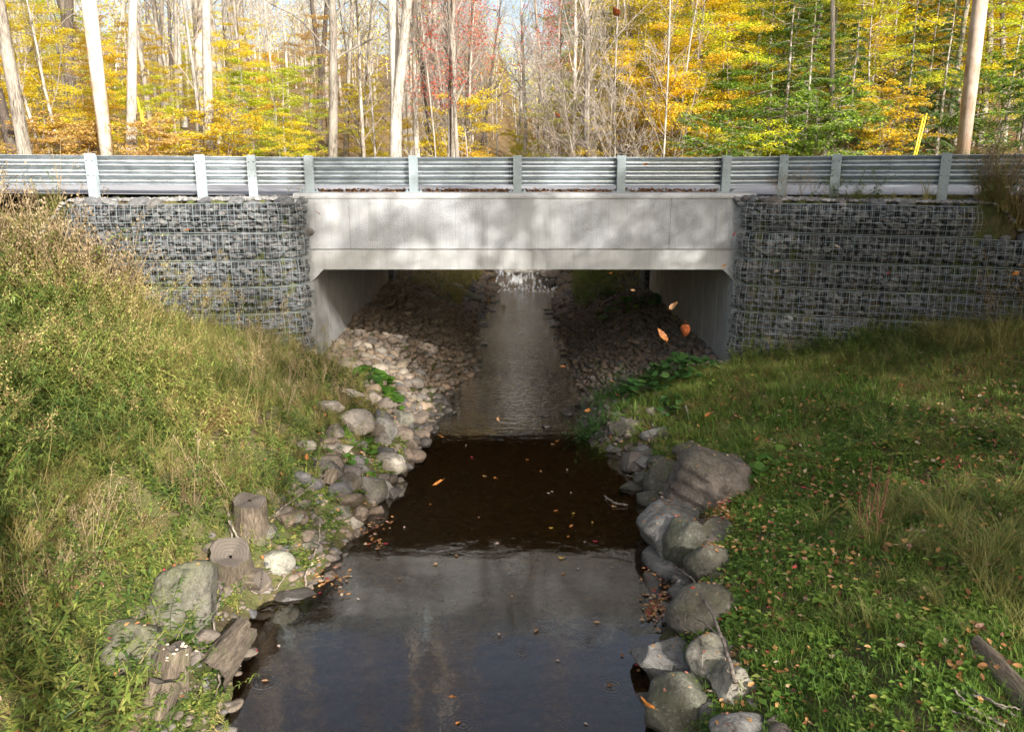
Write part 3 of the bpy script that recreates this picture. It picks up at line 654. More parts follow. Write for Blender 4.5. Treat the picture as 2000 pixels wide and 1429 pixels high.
B = [
 (1385,948,138,140,'layer','big layered flat topped dark boulder, the largest on the right shore',1,dict(flat=.75,dr=1.3,cuts=7,rz=.5,layered=True,c0=.5,c1=.8,tilt=(.12,-.1))),
 (1296,930,72,76,'boulder','greenish flat boulder leaning against the left side of the big layered boulder',2,dict(flat=.6,cuts=8,rz=.4)),
 (1306,1030,105,120,'slab','pale flat grey slab strewn with leaves below the big layered boulder',3,dict(flat=.28,dr=.8,cuts=5,rz=-.35,rough=.14,sink=.4,tilt=(.05,-.12))),
 (1300,1085,70,70,'slab','low grey slab tip running down into the dark pool beside the rounded olive boulder',33,dict(flat=.25,cuts=5,rz=.3,sink=.5)),
 (1338,1062,76,96,'boulder','rounded olive boulder standing upright beside the pale flat slab',4,dict(flat=.95,cuts=5,c0=.8,rz=.2)),
 (1402,1031,74,52,'boulder','small brown ridged boulder just below the big layered boulder',5,dict(cuts=9,rz=.3)),
 (1383,1097,68,84,'boulder','tan boulder with a heap of brown leaves on its right shoulder',6,dict(flat=.8,cuts=7,rz=.9)),
 (1372,1192,122,108,'boulder','large smooth egg shaped boulder with a bare branch lying across it',7,dict(flat=.8,cuts=4,c0=.82,rz=.1)),
 (1302,1278,122,86,'slab','low angular grey boulder at the pool with wet dark left edge',8,dict(flat=.5,cuts=8,c0=.55,rz=-.4)),
 (1395,1275,90,74,'pale','whitish craggy boulder end nearest the egg shaped boulder',9,dict(flat=.6,cuts=8,rz=.6,rough=.2)),
 (1440,1322,110,80,'pale','long whitish craggy boulder under the tip of the bare branch',10,dict(flat=.6,cuts=8,rz=-.6,rough=.2)),
 (1325,1374,126,128,'boulder','big brown rounded boulder at the bottom of the right shore',11,dict(flat=.8,cuts=6,c0=.7,rz=.3)),
 (1452,1412,112,70,'slab','smooth grey boulder cut by the bottom of the photo, right of the brown one',12,dict(flat=.7,cuts=5,c0=.75)),
 (1349,869,60,28,'boulder','mossy domed rock just above the big layered boulder',13,dict(flat=.6,cuts=3,c0=.85)),
 (1242,896,48,42,'layer','dark purple angular rock at the water above the right shore boulders',14,dict(cuts=8,c0=.5)),
 (1222,826,56,32,'boulder','olive oblong rock beneath the big leaved plants right of the stream',15,dict(cuts=5)),
 (1281,838,54,26,'slab','pale flat rock beneath the big leaved plants, right of the olive one',16,dict(cuts=5)),
 (1238,948,50,30,'boulder','small greenish rock with its foot in the water',17,dict(cuts=7,c0=.55)),
 (1271,966,46,38,'boulder','grey wedge rock between the greenish rock and the pale flat slab',18,dict(cuts=6)),
 (1246,872,34,22,'boulder','small grey rock just behind the dark purple angular rock',19,dict()),
 (1262,893,36,26,'slab','tilted thin rock right of the dark purple angular rock',20,dict(flat=.4,tilt=(.2,.5))),
 (1283,890,34,26,'boulder','small blocky rock leaning in the cluster above the greenish flat boulder',21,dict(c0=.5)),
 (1262,870,36,22,'slab','thin pale rock wedged in the cluster above the greenish flat boulder',22,dict(flat=.4)),
 (1200,868,30,14,'slab','flat thin stone at the waterline under the trailing plants on the right',23,dict(flat=.4)),
 (1258,925,34,28,'boulder','brown rock left of the greenish flat boulder',24,dict()),
 (1335,1128,34,22,'slab','small pale rock in the gap below the rounded olive boulder',25,dict()),
 (1335,1150,50,40,'wet','dark wet rock in the gap above the egg shaped boulder',26,dict(flat=.5)),
 (1283,1130,50,60,'wet','flat wet purple rock covered in leaves at the edge of the pool',27,dict(flat=.25,sink=.4)),
 # left shore
 (352,1182,124,165,'boulder','huge mossy rounded boulder on the left shore, the largest there',41,dict(flat=.95,cuts=9,c0=.6,rz=.5,dr=1.0,tilt=(.2,.3),rough=.12,sink=.36)),
 (236,1262,140,118,'boulder','dark mossy boulder under weeds left of the huge mossy one',42,dict(flat=.7,cuts=9,c0=.6,rough=.12,sink=.42)),
 (543,1087,56,43,'pale','smooth pale greenish round rock on the left shore',43,dict(flat=.85,cuts=3,c0=.85)),
 (756,898,64,42,'pale','smooth pale oblong rock below the leafy green plant on the left shore',44,dict(flat=.6,cuts=4,c0=.8)),
 (745,835,52,46,'slab','upright angular grey rock on the left shore above the pale oblong rock',45,dict(flat=.9,cuts=7,c0=.55)),
 (692,820,70,42,'tan','sandy tilted flat rock half buried in the left bank',46,dict(flat=.4,cuts=5,tilt=(.3,0))),
 (720,945,62,48,'boulder','grey weathered rock partly behind leaves at the left waterline',47,dict(cuts=7)),
 (752,948,30,34,'slab','small upright grey rock at the left waterline',48,dict(cuts=6)),
 (598,858,34,20,'pale','small whitish rounded rock in the grass of the left bank',49,dict(cuts=3,c0=.8)),
 (652,864,62,24,'tan','sandy flat rock right of the whitish rounded rock',50,dict(flat=.4)),
 (785,820,40,44,'pale','pale grey block above the pale oblong rock',51,dict(flat=.9,c0=.55)),
 (640,905,56,34,'boulder','brown grey rock under the trailing green leaves, left bank',52,dict()),
 (690,1008,34,26,'pale','small pale round rock at the edge of the floating leaves',53,dict()),
 (664,985,36,24,'boulder','small rock tucked behind the pale round rock, left shore',54,dict()),
 (607,1036,46,20,'boulder','flat greenish rock behind the crooked stick',55,dict(flat=.5)),
 (600,1052,40,20,'boulder','lower of the two flat rocks behind the crooked stick',56,dict(flat=.5)),
 (518,1028,44,38,'boulder','brown grey rock between the upper stump and the pale round rock',57,dict()),
 (462,1010,26,30,'slab','small pointed grey rock left of the upper stump',58,dict(c0=.5)),
 (560,1000,60,28,'boulder','mossy rock half buried right of the upper stump',59,dict(flat=.5)),
 (570,1140,90,40,'wet','submerged brown rock under the heap of floating leaves',60,dict(flat=.3,sink=.6)),
 (795,905,28,22,'wet','dark wet rock at the left waterline beside the pale oblong rock',61,dict()),
 (640,785,54,26,'tan','sandy rock high on the left bank under dry grass',62,dict(flat=.4)),
 (720,770,44,26,'tan','sandy stone below the cobble pile on the left bank',63,dict()),
 (690,760,38,20,'pale','pale stone below the cobble pile, left of the sandy one',64,dict()),
]
bould = []
for (cx, cy2, w2, h2, mt, lb, sd_, kw) in B: bould.append(boulder(cx, cy2, w2, h2, mt, lb, sd_, **kw))
# upstream rocks
U = [(912,579,52,34,'boulder','grey green rock at the left waterline beyond the bridge'),(972,590,26,12,'boulder','small flat rock jutting into the stream beyond the bridge, left side'),
 (1098,588,34,20,'layer','dark rounded rock at the right waterline beyond the bridge'),(1072,558,22,14,'wet','dark wet rock at the right end of the cascade'),(1075,543,40,14,'layer','dark slanting slab above the cascade'),
 (1020,538,66,16,'tan','tan ledge rock above the cascade on the left'),(1100,560,18,12,'wet','small dark rock at the cascade foot near the right bank'),(1020,567,9,5,'wet','left of two tiny dark stones below the cascade'),
 (1028,567,8,5,'wet','right of two tiny dark stones below the cascade'),(1019,645,15,6,'wet','small dark stone in mid stream under the bridge'),(973,684,18,8,'wet','dark stone breaking the riffle under the bridge front'),
 (1004,697,24,5,'wet','low dark stone just right of the dark stone breaking the riffle'),(1068,668,16,4,'wet','low stone in the riffle near the right bank'),(953,649,10,5,'wet','small stone by the left bank under the bridge'),(956,656,8,4,'wet','smallest stone by the left bank under the bridge'),
 (973,723,14,5,'wet','faint stone in the riffle before the bridge'),(935,690,16,8,'wet','wet stone at the left edge of the riffle'),(884,560,36,20,'pale','pale rock on the far left bank beyond the bridge'),(1085,612,20,10,'wet','wet stone at the right waterline below the bridge'),(1050,548,16,10,'wet','wet rock splitting the cascade')]
for i, (cx, cy2, w2, h2, mt, lb) in enumerate(U):
    o = boulder(cx, cy2, w2, h2, mt, lb, 100+i, sub=3, flat=.55, sink=.3, name='rock', z=(0.0 if cy2 > 562 and w2 < 27 else None))
    o['category'] = 'rock'
    if cy2 < 565 and 990 < cx < 1112: o.location.z += .22

# cobbles: piles on both sides under the bridge
cob = []
for i in range(14):
    V, F = rock_shape(300+i, 2, 8, .05, .68, .95); V = V*np.array([1.2, .95, .72]); cob.append(qmesh('cobble', V, F, None, True))
rocks_used = 0
def side_of(x, y): return (x < (eL(y)+eR(y))/2)
cands = []
r = np.random.default_rng(77)
for _ in range(60000):
    y = r.uniform(12.6, 27.5); x = r.uniform(XL+.02, XR-.02); L_ = x < .3
    d = (eL(y)-x) if L_ else (x-eR(y))
    if d < -.22 or d > 3.2: continue
    if y < YF:                        # in front of the opening: only the fan of stones by the water
        if L_ and (x < -3.3+(15.2-y)*.85 or d > 2.2-(15.2-y)*.55): continue
        if not L_ and (y < 13.4 or d > 1.2): continue
    cands.append((x, y, d, L_))
placed = []; cell = {}
def okp(x, y, rr):
    ci, cj = int(x/.25), int(y/.25)
    for a in (-1,0,1):
        for b in (-1,0,1):
            for (u, v_, q_) in cell.get((ci+a, cj+b), ()):
                if (u-x)**2+(v_-y)**2 < ((rr+q_)*.72)**2: return False
    cell.setdefault((ci, cj), []).append((x, y, rr)); return True
for x, y, d, L_ in cands:
    s = float(r.choice([.055,.07,.09,.115,.14], p=[.3,.3,.2,.14,.06]))*(.8 if not L_ else 1.0)
    if okp(x, y, s): placed.append((x, y, s, d, L_))
placed = [q for q in placed]
lit = [q for q in placed if q[4] and q[1] < 17.2]; lit.sort(key=lambda q: -q[2]/q[1])
big = lit[:180]; rest_r = [q for q in placed if not q[4] and q[1] < 16.5]; rest_r.sort(key=lambda q: -q[2]/q[1]); big2 = rest_r[:100]
bset = set(id(q) for q in big) | set(id(q) for q in big2)
for k, q in enumerate(big+big2):
    x, y, s, d, L_ = q; me = cob[k % 14]; o = bpy.data.objects.new('cobble', me); COL.objects.link(o)
    if not me.materials: me.materials.append(M['tan'])
    o.location = (x, y, float(H(x, y))+s*.35); o.scale = (s*1.15, s*1.15, s*1.15); o.rotation_euler = (r.uniform(-.5,.5), r.uniform(-.5,.5), r.uniform(0, 6.3))
    if d < .12: setmat(o, M['wet'])
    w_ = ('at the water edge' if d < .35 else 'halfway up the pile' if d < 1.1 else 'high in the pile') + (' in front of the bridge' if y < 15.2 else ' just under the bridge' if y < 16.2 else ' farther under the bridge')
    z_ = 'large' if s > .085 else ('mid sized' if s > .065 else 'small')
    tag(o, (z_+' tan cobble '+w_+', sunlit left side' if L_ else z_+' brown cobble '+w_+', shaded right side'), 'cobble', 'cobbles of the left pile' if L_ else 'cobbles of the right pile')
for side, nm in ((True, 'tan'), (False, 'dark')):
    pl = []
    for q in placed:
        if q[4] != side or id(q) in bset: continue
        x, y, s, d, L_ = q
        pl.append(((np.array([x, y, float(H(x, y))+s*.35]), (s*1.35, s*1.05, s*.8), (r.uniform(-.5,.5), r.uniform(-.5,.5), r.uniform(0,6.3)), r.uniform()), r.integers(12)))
    o = merge_rocks(pl, chips2, 'riprap', M['shadedriprap' if side else 'riprap'], None, True)  # bed colours carry part of the shade under the bridge
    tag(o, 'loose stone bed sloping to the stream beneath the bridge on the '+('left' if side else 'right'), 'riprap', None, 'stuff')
for i in range(70):
    y = r.uniform(14.2, 29); L_ = r.uniform() < .5; a_ = r.uniform(-.05, .35)**1.0 if i < 66 else r.uniform(.3, 1.0); x = eL(y)+a_ if L_ else eR(y)-a_; s_ = r.uniform(.04, .12); V, F = chips2[i % 12]
    o = ob('stone', qmesh('stone', V*np.array([s_*1.6, s_*1.2, s_*.5]), F, None, True), M['wet']); o.location = (x, y, r.uniform(-.02,.02)); o.rotation_euler = (0, 0, r.uniform(0,6))
    tag(o, 'small dark wet stone at the '+('left' if L_ else 'right')+' riffle edge'+(' in front of the bridge' if y < 15.2 else ' beneath the bridge' if y < 24.5 else ' beyond the bridge'), 'stone', 'wet stones at the riffle edges')
# stream bed pebbles & shore gravel
pl = []
for _ in range(2600):
    y = r.uniform(6, 15.5); L_ = r.uniform() < .5; e = eL(y) if L_ else eR(y); d = r.normal(0, .28); x = e - d if L_ else e + d
    s = r.uniform(.012, .045)
    if r.uniform() < .35: x = r.uniform(eL(y), eR(y)); s = r.uniform(.01, .05)
    pl.append(((np.array([x, y, float(H(x, y))+s*.2]), (s*1.3, s, s*.7), (0, 0, r.uniform(0,6.3)), r.uniform()), r.integers(12)))
o = merge_rocks(pl, chips2, 'gravel', M['riprap'], None, True); tag(o, 'small gravel along both water edges of the pool', 'gravel', None, 'stuff')
# bank stones beyond the bridge
pl = []
for _ in range(500):
    y = r.uniform(25, 34); L_ = r.uniform() < .5; d = abs(r.normal(0, .5)); x = eL(y)-d if L_ else eR(y)+d; s = r.uniform(.08, .24)
    pl.append(((np.array([x, y, float(H(x, y))+s*.1]), (s*1.3, s, s*.7), (0, 0, r.uniform(0,6.3)), r.uniform()), r.integers(12)))
o = merge_rocks(pl, chips2, 'bank_stones', M['riprap'], None, True); tag(o, 'loose stones along the stream banks beyond the bridge', 'stones', None, 'stuff')

pl = []
for _ in range(620):
    y = r.uniform(5.5, 14.8); L_ = r.uniform() < .55; d = r.uniform(-.15, 1.0)**1.0; x = (eL(y)-d) if L_ else (eR(y)+d*.8); s = float(r.choice([.05,.08,.12,.17], p=[.45,.3,.17,.08]))*(1.15 if L_ and y > 9.5 else .75)
    pl.append(((np.array([x, y, float(H(x, y))+s*.15]), (s*1.3, s, s*.7), (r.uniform(-.4,.4), r.uniform(-.4,.4), r.uniform(0,6.3)), r.uniform()), r.integers(12)))
cps = [rock_shape(980+i, 3, 10, .07, .5, .85) for i in range(12)]
o = merge_rocks(pl, cps, 'shore_stones', M['riprap'], None, True); tag(o, 'half buried small stones between the boulders on both shores', 'stones', None, 'stuff')
# ------------------------------------------------------------------ wood on the shore
t = NT('old_wood'); v = t.coord((6,6,1.2)); n1 = t.noise(v, 6, 6, .7, .6); n2 = t.noise(t.coord(), 3, 4)
col = t.ramp(n1, [(.3,(.035,.026,.018)),(.5,(.12,.09,.062)),(.72,(.24,.19,.14))]); col = t.mix(t.ramp(n2, [(.5,0.0),(.7,.6)]), col, (.13,.15,.05))
M['wood'] = t.set(col, .9, t.bump(n1, 1, .03))
t = NT('cut_wood'); tc = t.new('ShaderNodeTexCoord'); wv = t.new('ShaderNodeTexWave', wave_type='RINGS', rings_direction='Z'); wv.inputs['Scale'].default_value = 9; wv.inputs['Distortion'].default_value = 6; wv.inputs['Detail'].default_value = 4
t.link(tc.outputs['Object'], wv.inputs['Vector']); M['cut'] = t.set(t.ramp(wv.outputs['Fac'], [(0,(.075,.06,.047)),(1,(.11,.09,.07))]), .85)
t = NT('dead_branch'); n1 = t.noise(t.coord((1,1,1)), 30, 4); M['branch'] = t.set(t.ramp(n1, [(.35,(.09,.07,.055)),(.65,(.30,.25,.20))]), .85)
def log(name, p0, p1, r0, r1, label, cat, seed, k=28, dent=.12, hollow=False):
    p0 = np.array(p0, float); p1 = np.array(p1, float); ax = p1-p0; L = np.linalg.norm(ax); g = empty(name, p0, 0, label, cat)
    g.rotation_euler = Vector(ax).to_track_quat('Z', 'Y').to_euler()
    n = 16; V = []; a = np.arange(k)/k*2*np.pi
    for i in range(n):
        f = i/(n-1); rr = r0+(r1-r0)*f
        q = rr*(1+dent*np.array([mnoise.fractal(Vector((math.cos(t_)*1.6+seed, math.sin(t_)*1.6, f*L*.9)), 1, 2, 4) for t_ in a])*1.6)
        if i == 0: q = q*1.08
        V.append(np.stack([q*np.cos(a), q*np.sin(a), np.full(k, f*L) + (.02*np.sin(a*3+seed) if i == n-1 else 0)], 1))
    V = np.concatenate(V); i = np.arange(n-1)[:,None]*k; j = np.arange(k)[None]; F = np.stack([i+j, i+(j+1)%k, i+k+(j+1)%k, i+k+j], -1).reshape(-1,4)
    ob('trunk', qmesh('trunk', V, F, None, True), M['wood'], g)
    top = V[-k:]; c = top.mean(0); rings = [top*.999+np.array([0,0,0]), c+(top-c)*.9-[0,0,.004], c+(top-c)*.55-[0,0,.05 if hollow else .0], c+(top-c)*.1-[0,0,.09 if hollow else .0]]
    Vc = np.concatenate(rings); Fc = np.stack([(np.arange(3)[:,None]*k)+j, (np.arange(3)[:,None]*k)+(j+1)%k, (np.arange(3)[:,None]*k)+k+(j+1)%k, (np.arange(3)[:,None]*k)+k+j], -1).reshape(-1,4)
    ob('cut_face', qmesh('cut_face', Vc, Fc, None, True), M['cut'], g)
    return g
def G3(px, py, up): p = G(px, py, up); return p
a = G3(455,1140,.05); b = a + np.array([.08,.02,.48]); b = PY(450,1075,a[1]-.05); 
log('tree_stump', a+[-.12,.25,-.25], a+[.02,-.05,.42], .30, .21, 'leaning sawn tree stump with hollow dark cut face on the left shore', 'stump', 1, hollow=True)
a = G3(487,1040,.05); log('tree_stump', a+[-.02,.1,-.2], a+[.03,.02,.40], .22, .185, 'upper brown sawn tree stump with flat top under yellow leaves on the left shore', 'stump', 2)
a = G3(480,1135,.1); log('log', a+[-.25,.1,.0], a+[.2,-.06,.06], .13, .12, 'short mossy log end pointing at the pool below the leaning stump', 'log', 3)
a = G3(400,1330,.05); b = G3(478,1232,.25); log('log', a, b, .17, .13, 'decaying log with ragged broken end reaching over the water, bottom left', 'log', 4, dent=.3)
a = G3(330,1345,.02); b = G3(345,1262,.42); log('log', a, b, .15, .13, 'upright rotten log with a crust of pale fungus on its broken top, bottom left', 'log', 5, dent=.25)
fungi = []
bb = b
pb = QA()
for i in range(70):
    V, F = ICO[1]; th = r.uniform(0, 6.28); s = r.uniform(.008, .022); c = bb + np.array([.11*math.cos(th)*r.uniform(.3,1), .10*math.sin(th)*r.uniform(.3,1)-.05, r.uniform(-.10,.03)])
    fungi.append(((c, (s, s, s*.5), (0,0,0), 0), 0))
t = NT('pale_fungus'); M['fungus'] = t.set((.62,.50,.36), .8)
o = merge_rocks(fungi, [ICO[1]], 'fungus_crust', M['fungus'], None, True); tag(o, 'crust of small cream fungus caps on the upright rotten log', 'fungus')
a = G3(300,1400,.02); b = G3(322,1330,.3); log('log', a, b, .15, .15, 'lower rotten log stub below the fungus covered log, bottom left', 'log', 6, dent=.3)
a = G3(640,945,.05); b = G3(650,918,.25); log('log', a, b, .07, .10, 'small splintered stump on the left shore beside the trailing green leaves', 'stump', 7, dent=.3)
a = G3(2030,1420,-.05); b = G3(1900,1270,.0); log('log', a, b, .17, .12, 'mossy fallen log at the bottom right corner', 'log', 8, dent=.25)
def branch(name, pts, r0, r1, label, cat='branch', twigs=()):
    pb = PB()
    def go(pts, r0, r1):
        pts = np.array(pts); n = 24; s = np.linspace(0, len(pts)-1, n); q = np.stack([np.interp(s, range(len(pts)), pts[:,k]) for k in range(3)], 1)
        q[1:-1] = (q[:-2]+2*q[1:-1]+q[2:])/4; q += np.array([[.006*math.sin(i*1.7), .006*math.cos(i*2.3), .004*math.sin(i*1.1)] for i in range(n)])
        pb.tube(q, np.linspace(r0, r1, n), 6)
    go(pts, r0, r1)
    for tw, a_, b_ in twigs: go(tw, a_, b_)
    o = pb.build(name, M['branch'], None, True); return tag(o, label, cat)
branch('fallen_branch', [G(1312,1102,.05), G(1352,1128,.2), G(1372,1160,.35), G(1405,1230,.38), G(1425,1290,.32), G(1437,1332,.2)], .008, .022, 'long bare branch lying across the egg shaped boulder on the right shore',
  twigs=[([G(1410,1245,.37), G(1375,1215,.4), G(1340,1195,.35), G(1300,1208,.1)], .010, .006), ([G(1350,1126,.2), G(1300,1112,.12), G(1265,1125,.03)], .005, .003), ([G(1372,1160,.35), G(1412,1137,.2)], .006, .004), ([G(1340,1195,.35), G(1337,1220,.36), G(1372,1245,.38)], .004,.003)])
branch('crooked_stick', [G(624,1020,.22), G(625,1050,.15), G(612,1085,.08), G(596,1125,.06), G(598,1150,.05), G(620,1180,.03)], .010, .018, 'crooked grey stick standing in the leaf heap at the left waterline')
branch('thin_stick', [G(660,905,.15), G(600,955,.2), G(540,1000,.2), G(478,1048,.1)], .006, .012, 'thin long stick leaning from the upper stump up the left bank')
branch('thin_stick', [G(452,1025,.3), G(470,1060,.3), G(485,1100,.2)], .012, .008, 'short pale broken stick propped beside the upper stump')
branch('driftwood', [P(1180,968,.02), P(1200,982,.04), P(1225,986,.02)], .012, .02, 'short drifting stick floating near the right shore')
branch('dead_branches', [G(1862,1345,.1), G(1900,1385,.08), G(1960,1415,.06)], .008, .013, 'bleached dead branches lying by the mossy log, bottom right', twigs=[([G(1850,1385,.04), G(1900,1400,.08), G(1950,1428,.06)], .01,.008), ([G(1870,1350,.06), G(1930,1365,.1), G(1990,1400,.06)], .010,.008), ([G(1895,1345,.06), G(1950,1375,.12), G(1998,1385,.06)], .006,.005)])
branch('twig', [G(1338,792,.15), G(1345,812,.1), G(1349,826,.05)], .02, .014, 'short pale broken stick beside the big leaved plants on the right bank')
for k, (pts_, lb) in enumerate(((((430,1165),(415,1215),(432,1262),(470,1300)),'thin exposed root hanging over the dark gap below the leaning stump'),(((470,1130),(500,1160),(540,1150),(560,1120)),'pale exposed root beside the short mossy log'),(((380,1270),(420,1290),(430,1330),(415,1372)),'curved exposed root under the decaying log'),(((445,1000),(455,1060),(430,1090)),'straight root running between the two stumps'))):
    branch('exposed_root', [G(a_, b_, .12-.02*i_) for i_, (a_, b_) in enumerate(pts_)], .016, .007, lb, 'root')
# small teal ball
V, F = ICO[3]; o = ob('ball', qmesh('ball', V*.055, F, None, True), M['teal']); o.location = tuple(G(1505,686,.05)); tag(o, 'small teal ball in the weeds at the foot of the right basket wall', 'ball')
#PART3
# ------------------------------------------------------------------ trees
def grow_bare(seed, h, r0, limbs, first=.25, spread=1.0, fork=False, sub=6, tw=5, lean=.02):
    r = np.random.default_rng(seed); TR = QA(); TW = QA(); leafp = []
    def path(p, d, L, n, wob, up=0.0):
        pts = [p]; d = d/np.linalg.norm(d)
        for i in range(n):
            d = unit(d + r.normal(0, wob, 3) + np.array([0,0,up])); pts.append(pts[-1]+d*L/n)
        return np.array(pts)
    stems = []
    main = path(np.zeros(3), np.array([r.normal(0,lean), r.normal(0,lean), 1.0]), h, 14, .035, .04)
    stems.append((main, r0))
    if fork:
        k = 3; q = path(main[k], np.array([r.choice([-1,1])*.28, .05, 1.0]), h*.75, 11, .035, .04); stems.append((q, r0*.75))
    for q, rr in stems:
        n = len(q); rad = rr*(1-np.linspace(0,1,n)**1.1*.93)
        if q is main: rad[0] *= 1.2; 
        qq = resample(q, h/40); rq = np.interp(np.linspace(0,1,len(qq)), np.linspace(0,1,n), rad)
        if q is main: rq[:2] = [rr*1.3, rr*1.08]
        V, F = tube(qq, rq, 10 if rr > .1 else 6); TR.add(V, F)
        for i in range(limbs if q is main else limbs//2):
            f = first+(1-first)*((i+r.uniform(0,.9))/(limbs if q is main else limbs//2)); 
            if f > .98: continue
            k = f*(n-1); a = int(k); b0 = q[a]+(q[min(a+1,n-1)]-q[a])*(k-a); th = r.uniform(0, 6.283); el = r.uniform(.5, 1.3)+f*.5
            L = h*r.uniform(.14,.27)*(1.15-f*.7)*spread; d = np.array([math.cos(th), math.sin(th), el]); rb = max(.008, np.interp(k, range(n), rad)*.30)
            pb_ = path(b0, d, L, 7, .13, .06); V, F = tube(pb_, np.linspace(rb, rb*.25, 8), 5); TR.add(V, F) if rb > .03 else TW.add(V, F)
            for j in range(sub):
                g = r.uniform(.25, 1); kk = g*7; a2 = min(6, int(kk)); c0 = pb_[a2]+(pb_[a2+1]-pb_[a2])*(kk-a2)
                dd = unit(pb_[a2+1]-pb_[a2])+r.normal(0,.6,3)+np.array([0,0,.2]); L2 = L*r.uniform(.25,.5)
                pc = path(c0, dd, L2, 4, .18, .05); V, F = tube(pc, np.linspace(max(.006, rb*.3), .004, 5), 3); TW.add(V, F)
                for m in range(tw):
                    k3 = r.integers(1, 5); e0 = pc[k3]; dd2 = unit(pc[k3]-pc[k3-1])+r.normal(0,.7,3); pe = path(e0, dd2, L2*r.uniform(.3,.6), 2, .2)
                    V, F = tube(pe, np.array([.0055,.004,.003]), 3); TW.add(V, F); leafp += [pe[1], pe[2]]
    return TR, TW, np.array(leafp)
def leafset(r, C, per, size, spread, flat=.35, droop=.3):
    n = len(C)*per; B = np.repeat(C, per, 0) + r.normal(0, 1, (n,3))*np.array([spread, spread, spread*flat])
    th = r.uniform(0, 6.283, n); D = unit(np.stack([np.cos(th), np.sin(th), r.uniform(-.55,.25,n)], 1)); S = unit(np.cross(D, np.array([0,0,1.0])) + r.normal(0,.35,(n,3)))
    L = size*r.uniform(.7,1.3,n); V, F = leaves_q(B, D, L, L*.62, S, droop)
    return V, F, np.repeat(np.clip(r.normal(.5,.24,n),0,1), 4)
def grow_leafy(seed, h, r0, nb, first=.12, size=.12, per=7, spread_l=.16, leafL=1.0, dens=1.0, stems=1):
    r = np.random.default_rng(seed); TR = QA(); TW = QA(); C = []
    for s_ in range(stems):
        lean = np.array([r.normal(0,.05+.18*(stems>1)), r.normal(0,.05+.18*(stems>1)), 1.0]); pts = [np.zeros(3)+np.array([r.normal(0,.05),r.normal(0,.05),0])]; d = unit(lean)
        for i in range(10): d = unit(d+r.normal(0,.05,3)+[0,0,.05]); pts.append(pts[-1]+d*h/10)
        pts = np.array(pts); rad = r0*(1-np.linspace(0,1,11)*.88); V, F = tube(pts, rad, 7); TR.add(V, F)
        for i in range(nb):
            f = first+(1-first)*(i+r.uniform())/nb; f = min(f,.99); k = f*10; a = int(k); b0 = pts[a]+(pts[a+1]-pts[a])*(k-a)
            th = r.uniform(0,6.283); L = leafL*h*(.16+.24*math.sin(math.pi*min(1,f*.85+.12)))*r.uniform(.6,1.2); el = r.uniform(-.05,.45)
            q = [b0]; dd = unit(np.array([math.cos(th), math.sin(th), el]))
            for j in range(6): dd = unit(dd+r.normal(0,.12,3)+[0,0,-.03]); q.append(q[-1]+dd*L/6)
            q = np.array(q); V, F = tube(q, np.linspace(max(.007,r0*.22),.004,7), 4); TW.add(V, F)
            side = unit(np.cross(dd,[0,0,1.0]))
            for j in range(int(9*dens)):
                g = r.uniform(.2,1)*6; a2 = min(5,int(g)); c0 = q[a2]+(q[a2+1]-q[a2])*(g-a2); sd2 = side*r.choice([-1,1])
                e1 = c0+(unit(q[-1]-q[0])*.6+sd2*r.uniform(.5,1.1)+[0,0,r.uniform(-.1,.1)])*L*r.uniform(.12,.3)
                V, F = tube(np.array([c0,(c0+e1)/2+[0,0,.01],e1]), np.array([.005,.004,.003]), 3); TW.add(V, F)
                for u in np.linspace(.25,1,4): C.append(c0+(e1-c0)*u)
    C = np.array(C); LV, LF, LT = leafset(r, C, per, size, spread_l); return TR, TW, (LV, LF, LT)
def grow_hemlock(seed, h, r0, nb=46, size=.09):
    r = np.random.default_rng(seed); TR = QA(); TW = QA(); C = []; D0 = []
    pts = np.stack([r.normal(0,.02,12).cumsum(), r.normal(0,.02,12).cumsum(), np.linspace(0,h,12)],1); V, F = tube(pts, r0*(1-np.linspace(0,1,12)*.9), 7); TR.add(V, F)
    for i in range(nb):
        f = .06+.93*(i+r.uniform())/nb; z = f*h; b0 = np.array([np.interp(z, pts[:,2], pts[:,0]), np.interp(z, pts[:,2], pts[:,1]), z]); th = i*2.4+r.normal(0,.3); L = h*.33*(1.05-f)*r.uniform(.6,1.1)+.2
        dd = np.array([math.cos(th), math.sin(th), .12]); q = [b0]
        for j in range(6): dd = unit(dd+[0,0,-.10]+r.normal(0,.04,3)); q.append(q[-1]+dd*L/6)
        q = np.array(q); V, F = tube(q, np.linspace(.018,.004,7), 3); TW.add(V, F); side = np.array([-math.sin(th), math.cos(th), 0])
        for j in range(int(14+L*9)):
            g = r.uniform(.08,1)*6; a2 = min(5,int(g)); c0 = q[a2]+(q[a2+1]-q[a2])*(g-a2); s_ = r.choice([-1,1]); dr = unit(unit(dd)*.7+side*s_*r.uniform(.4,1.1)+[0,0,-.15]); l = (.10+.26*L*(1-g/7))*r.uniform(.6,1.1)
            for u in np.arange(0, l, .05): C.append(c0+dr*u-np.array([0,0,.25*u*u])); D0.append(dr)
    C = np.array(C); D0 = np.array(D0); n = len(C)*3; B = np.repeat(C,3,0)+r.normal(0,.012,(n,3)); D = unit(np.repeat(D0,3,0)+r.normal(0,.55,(n,3))*[1,1,.35]); S = unit(np.cross(D,[0,0,1.0])+r.normal(0,.2,(n,3)))
    L = size*r.uniform(.7,1.3,n); V, F = leaves_q(B, D, L, L*.32, S, .1); return TR, TW, (V, F, np.repeat(np.clip(r.normal(.5,.22,n),0,1),4))
PROTO = {}
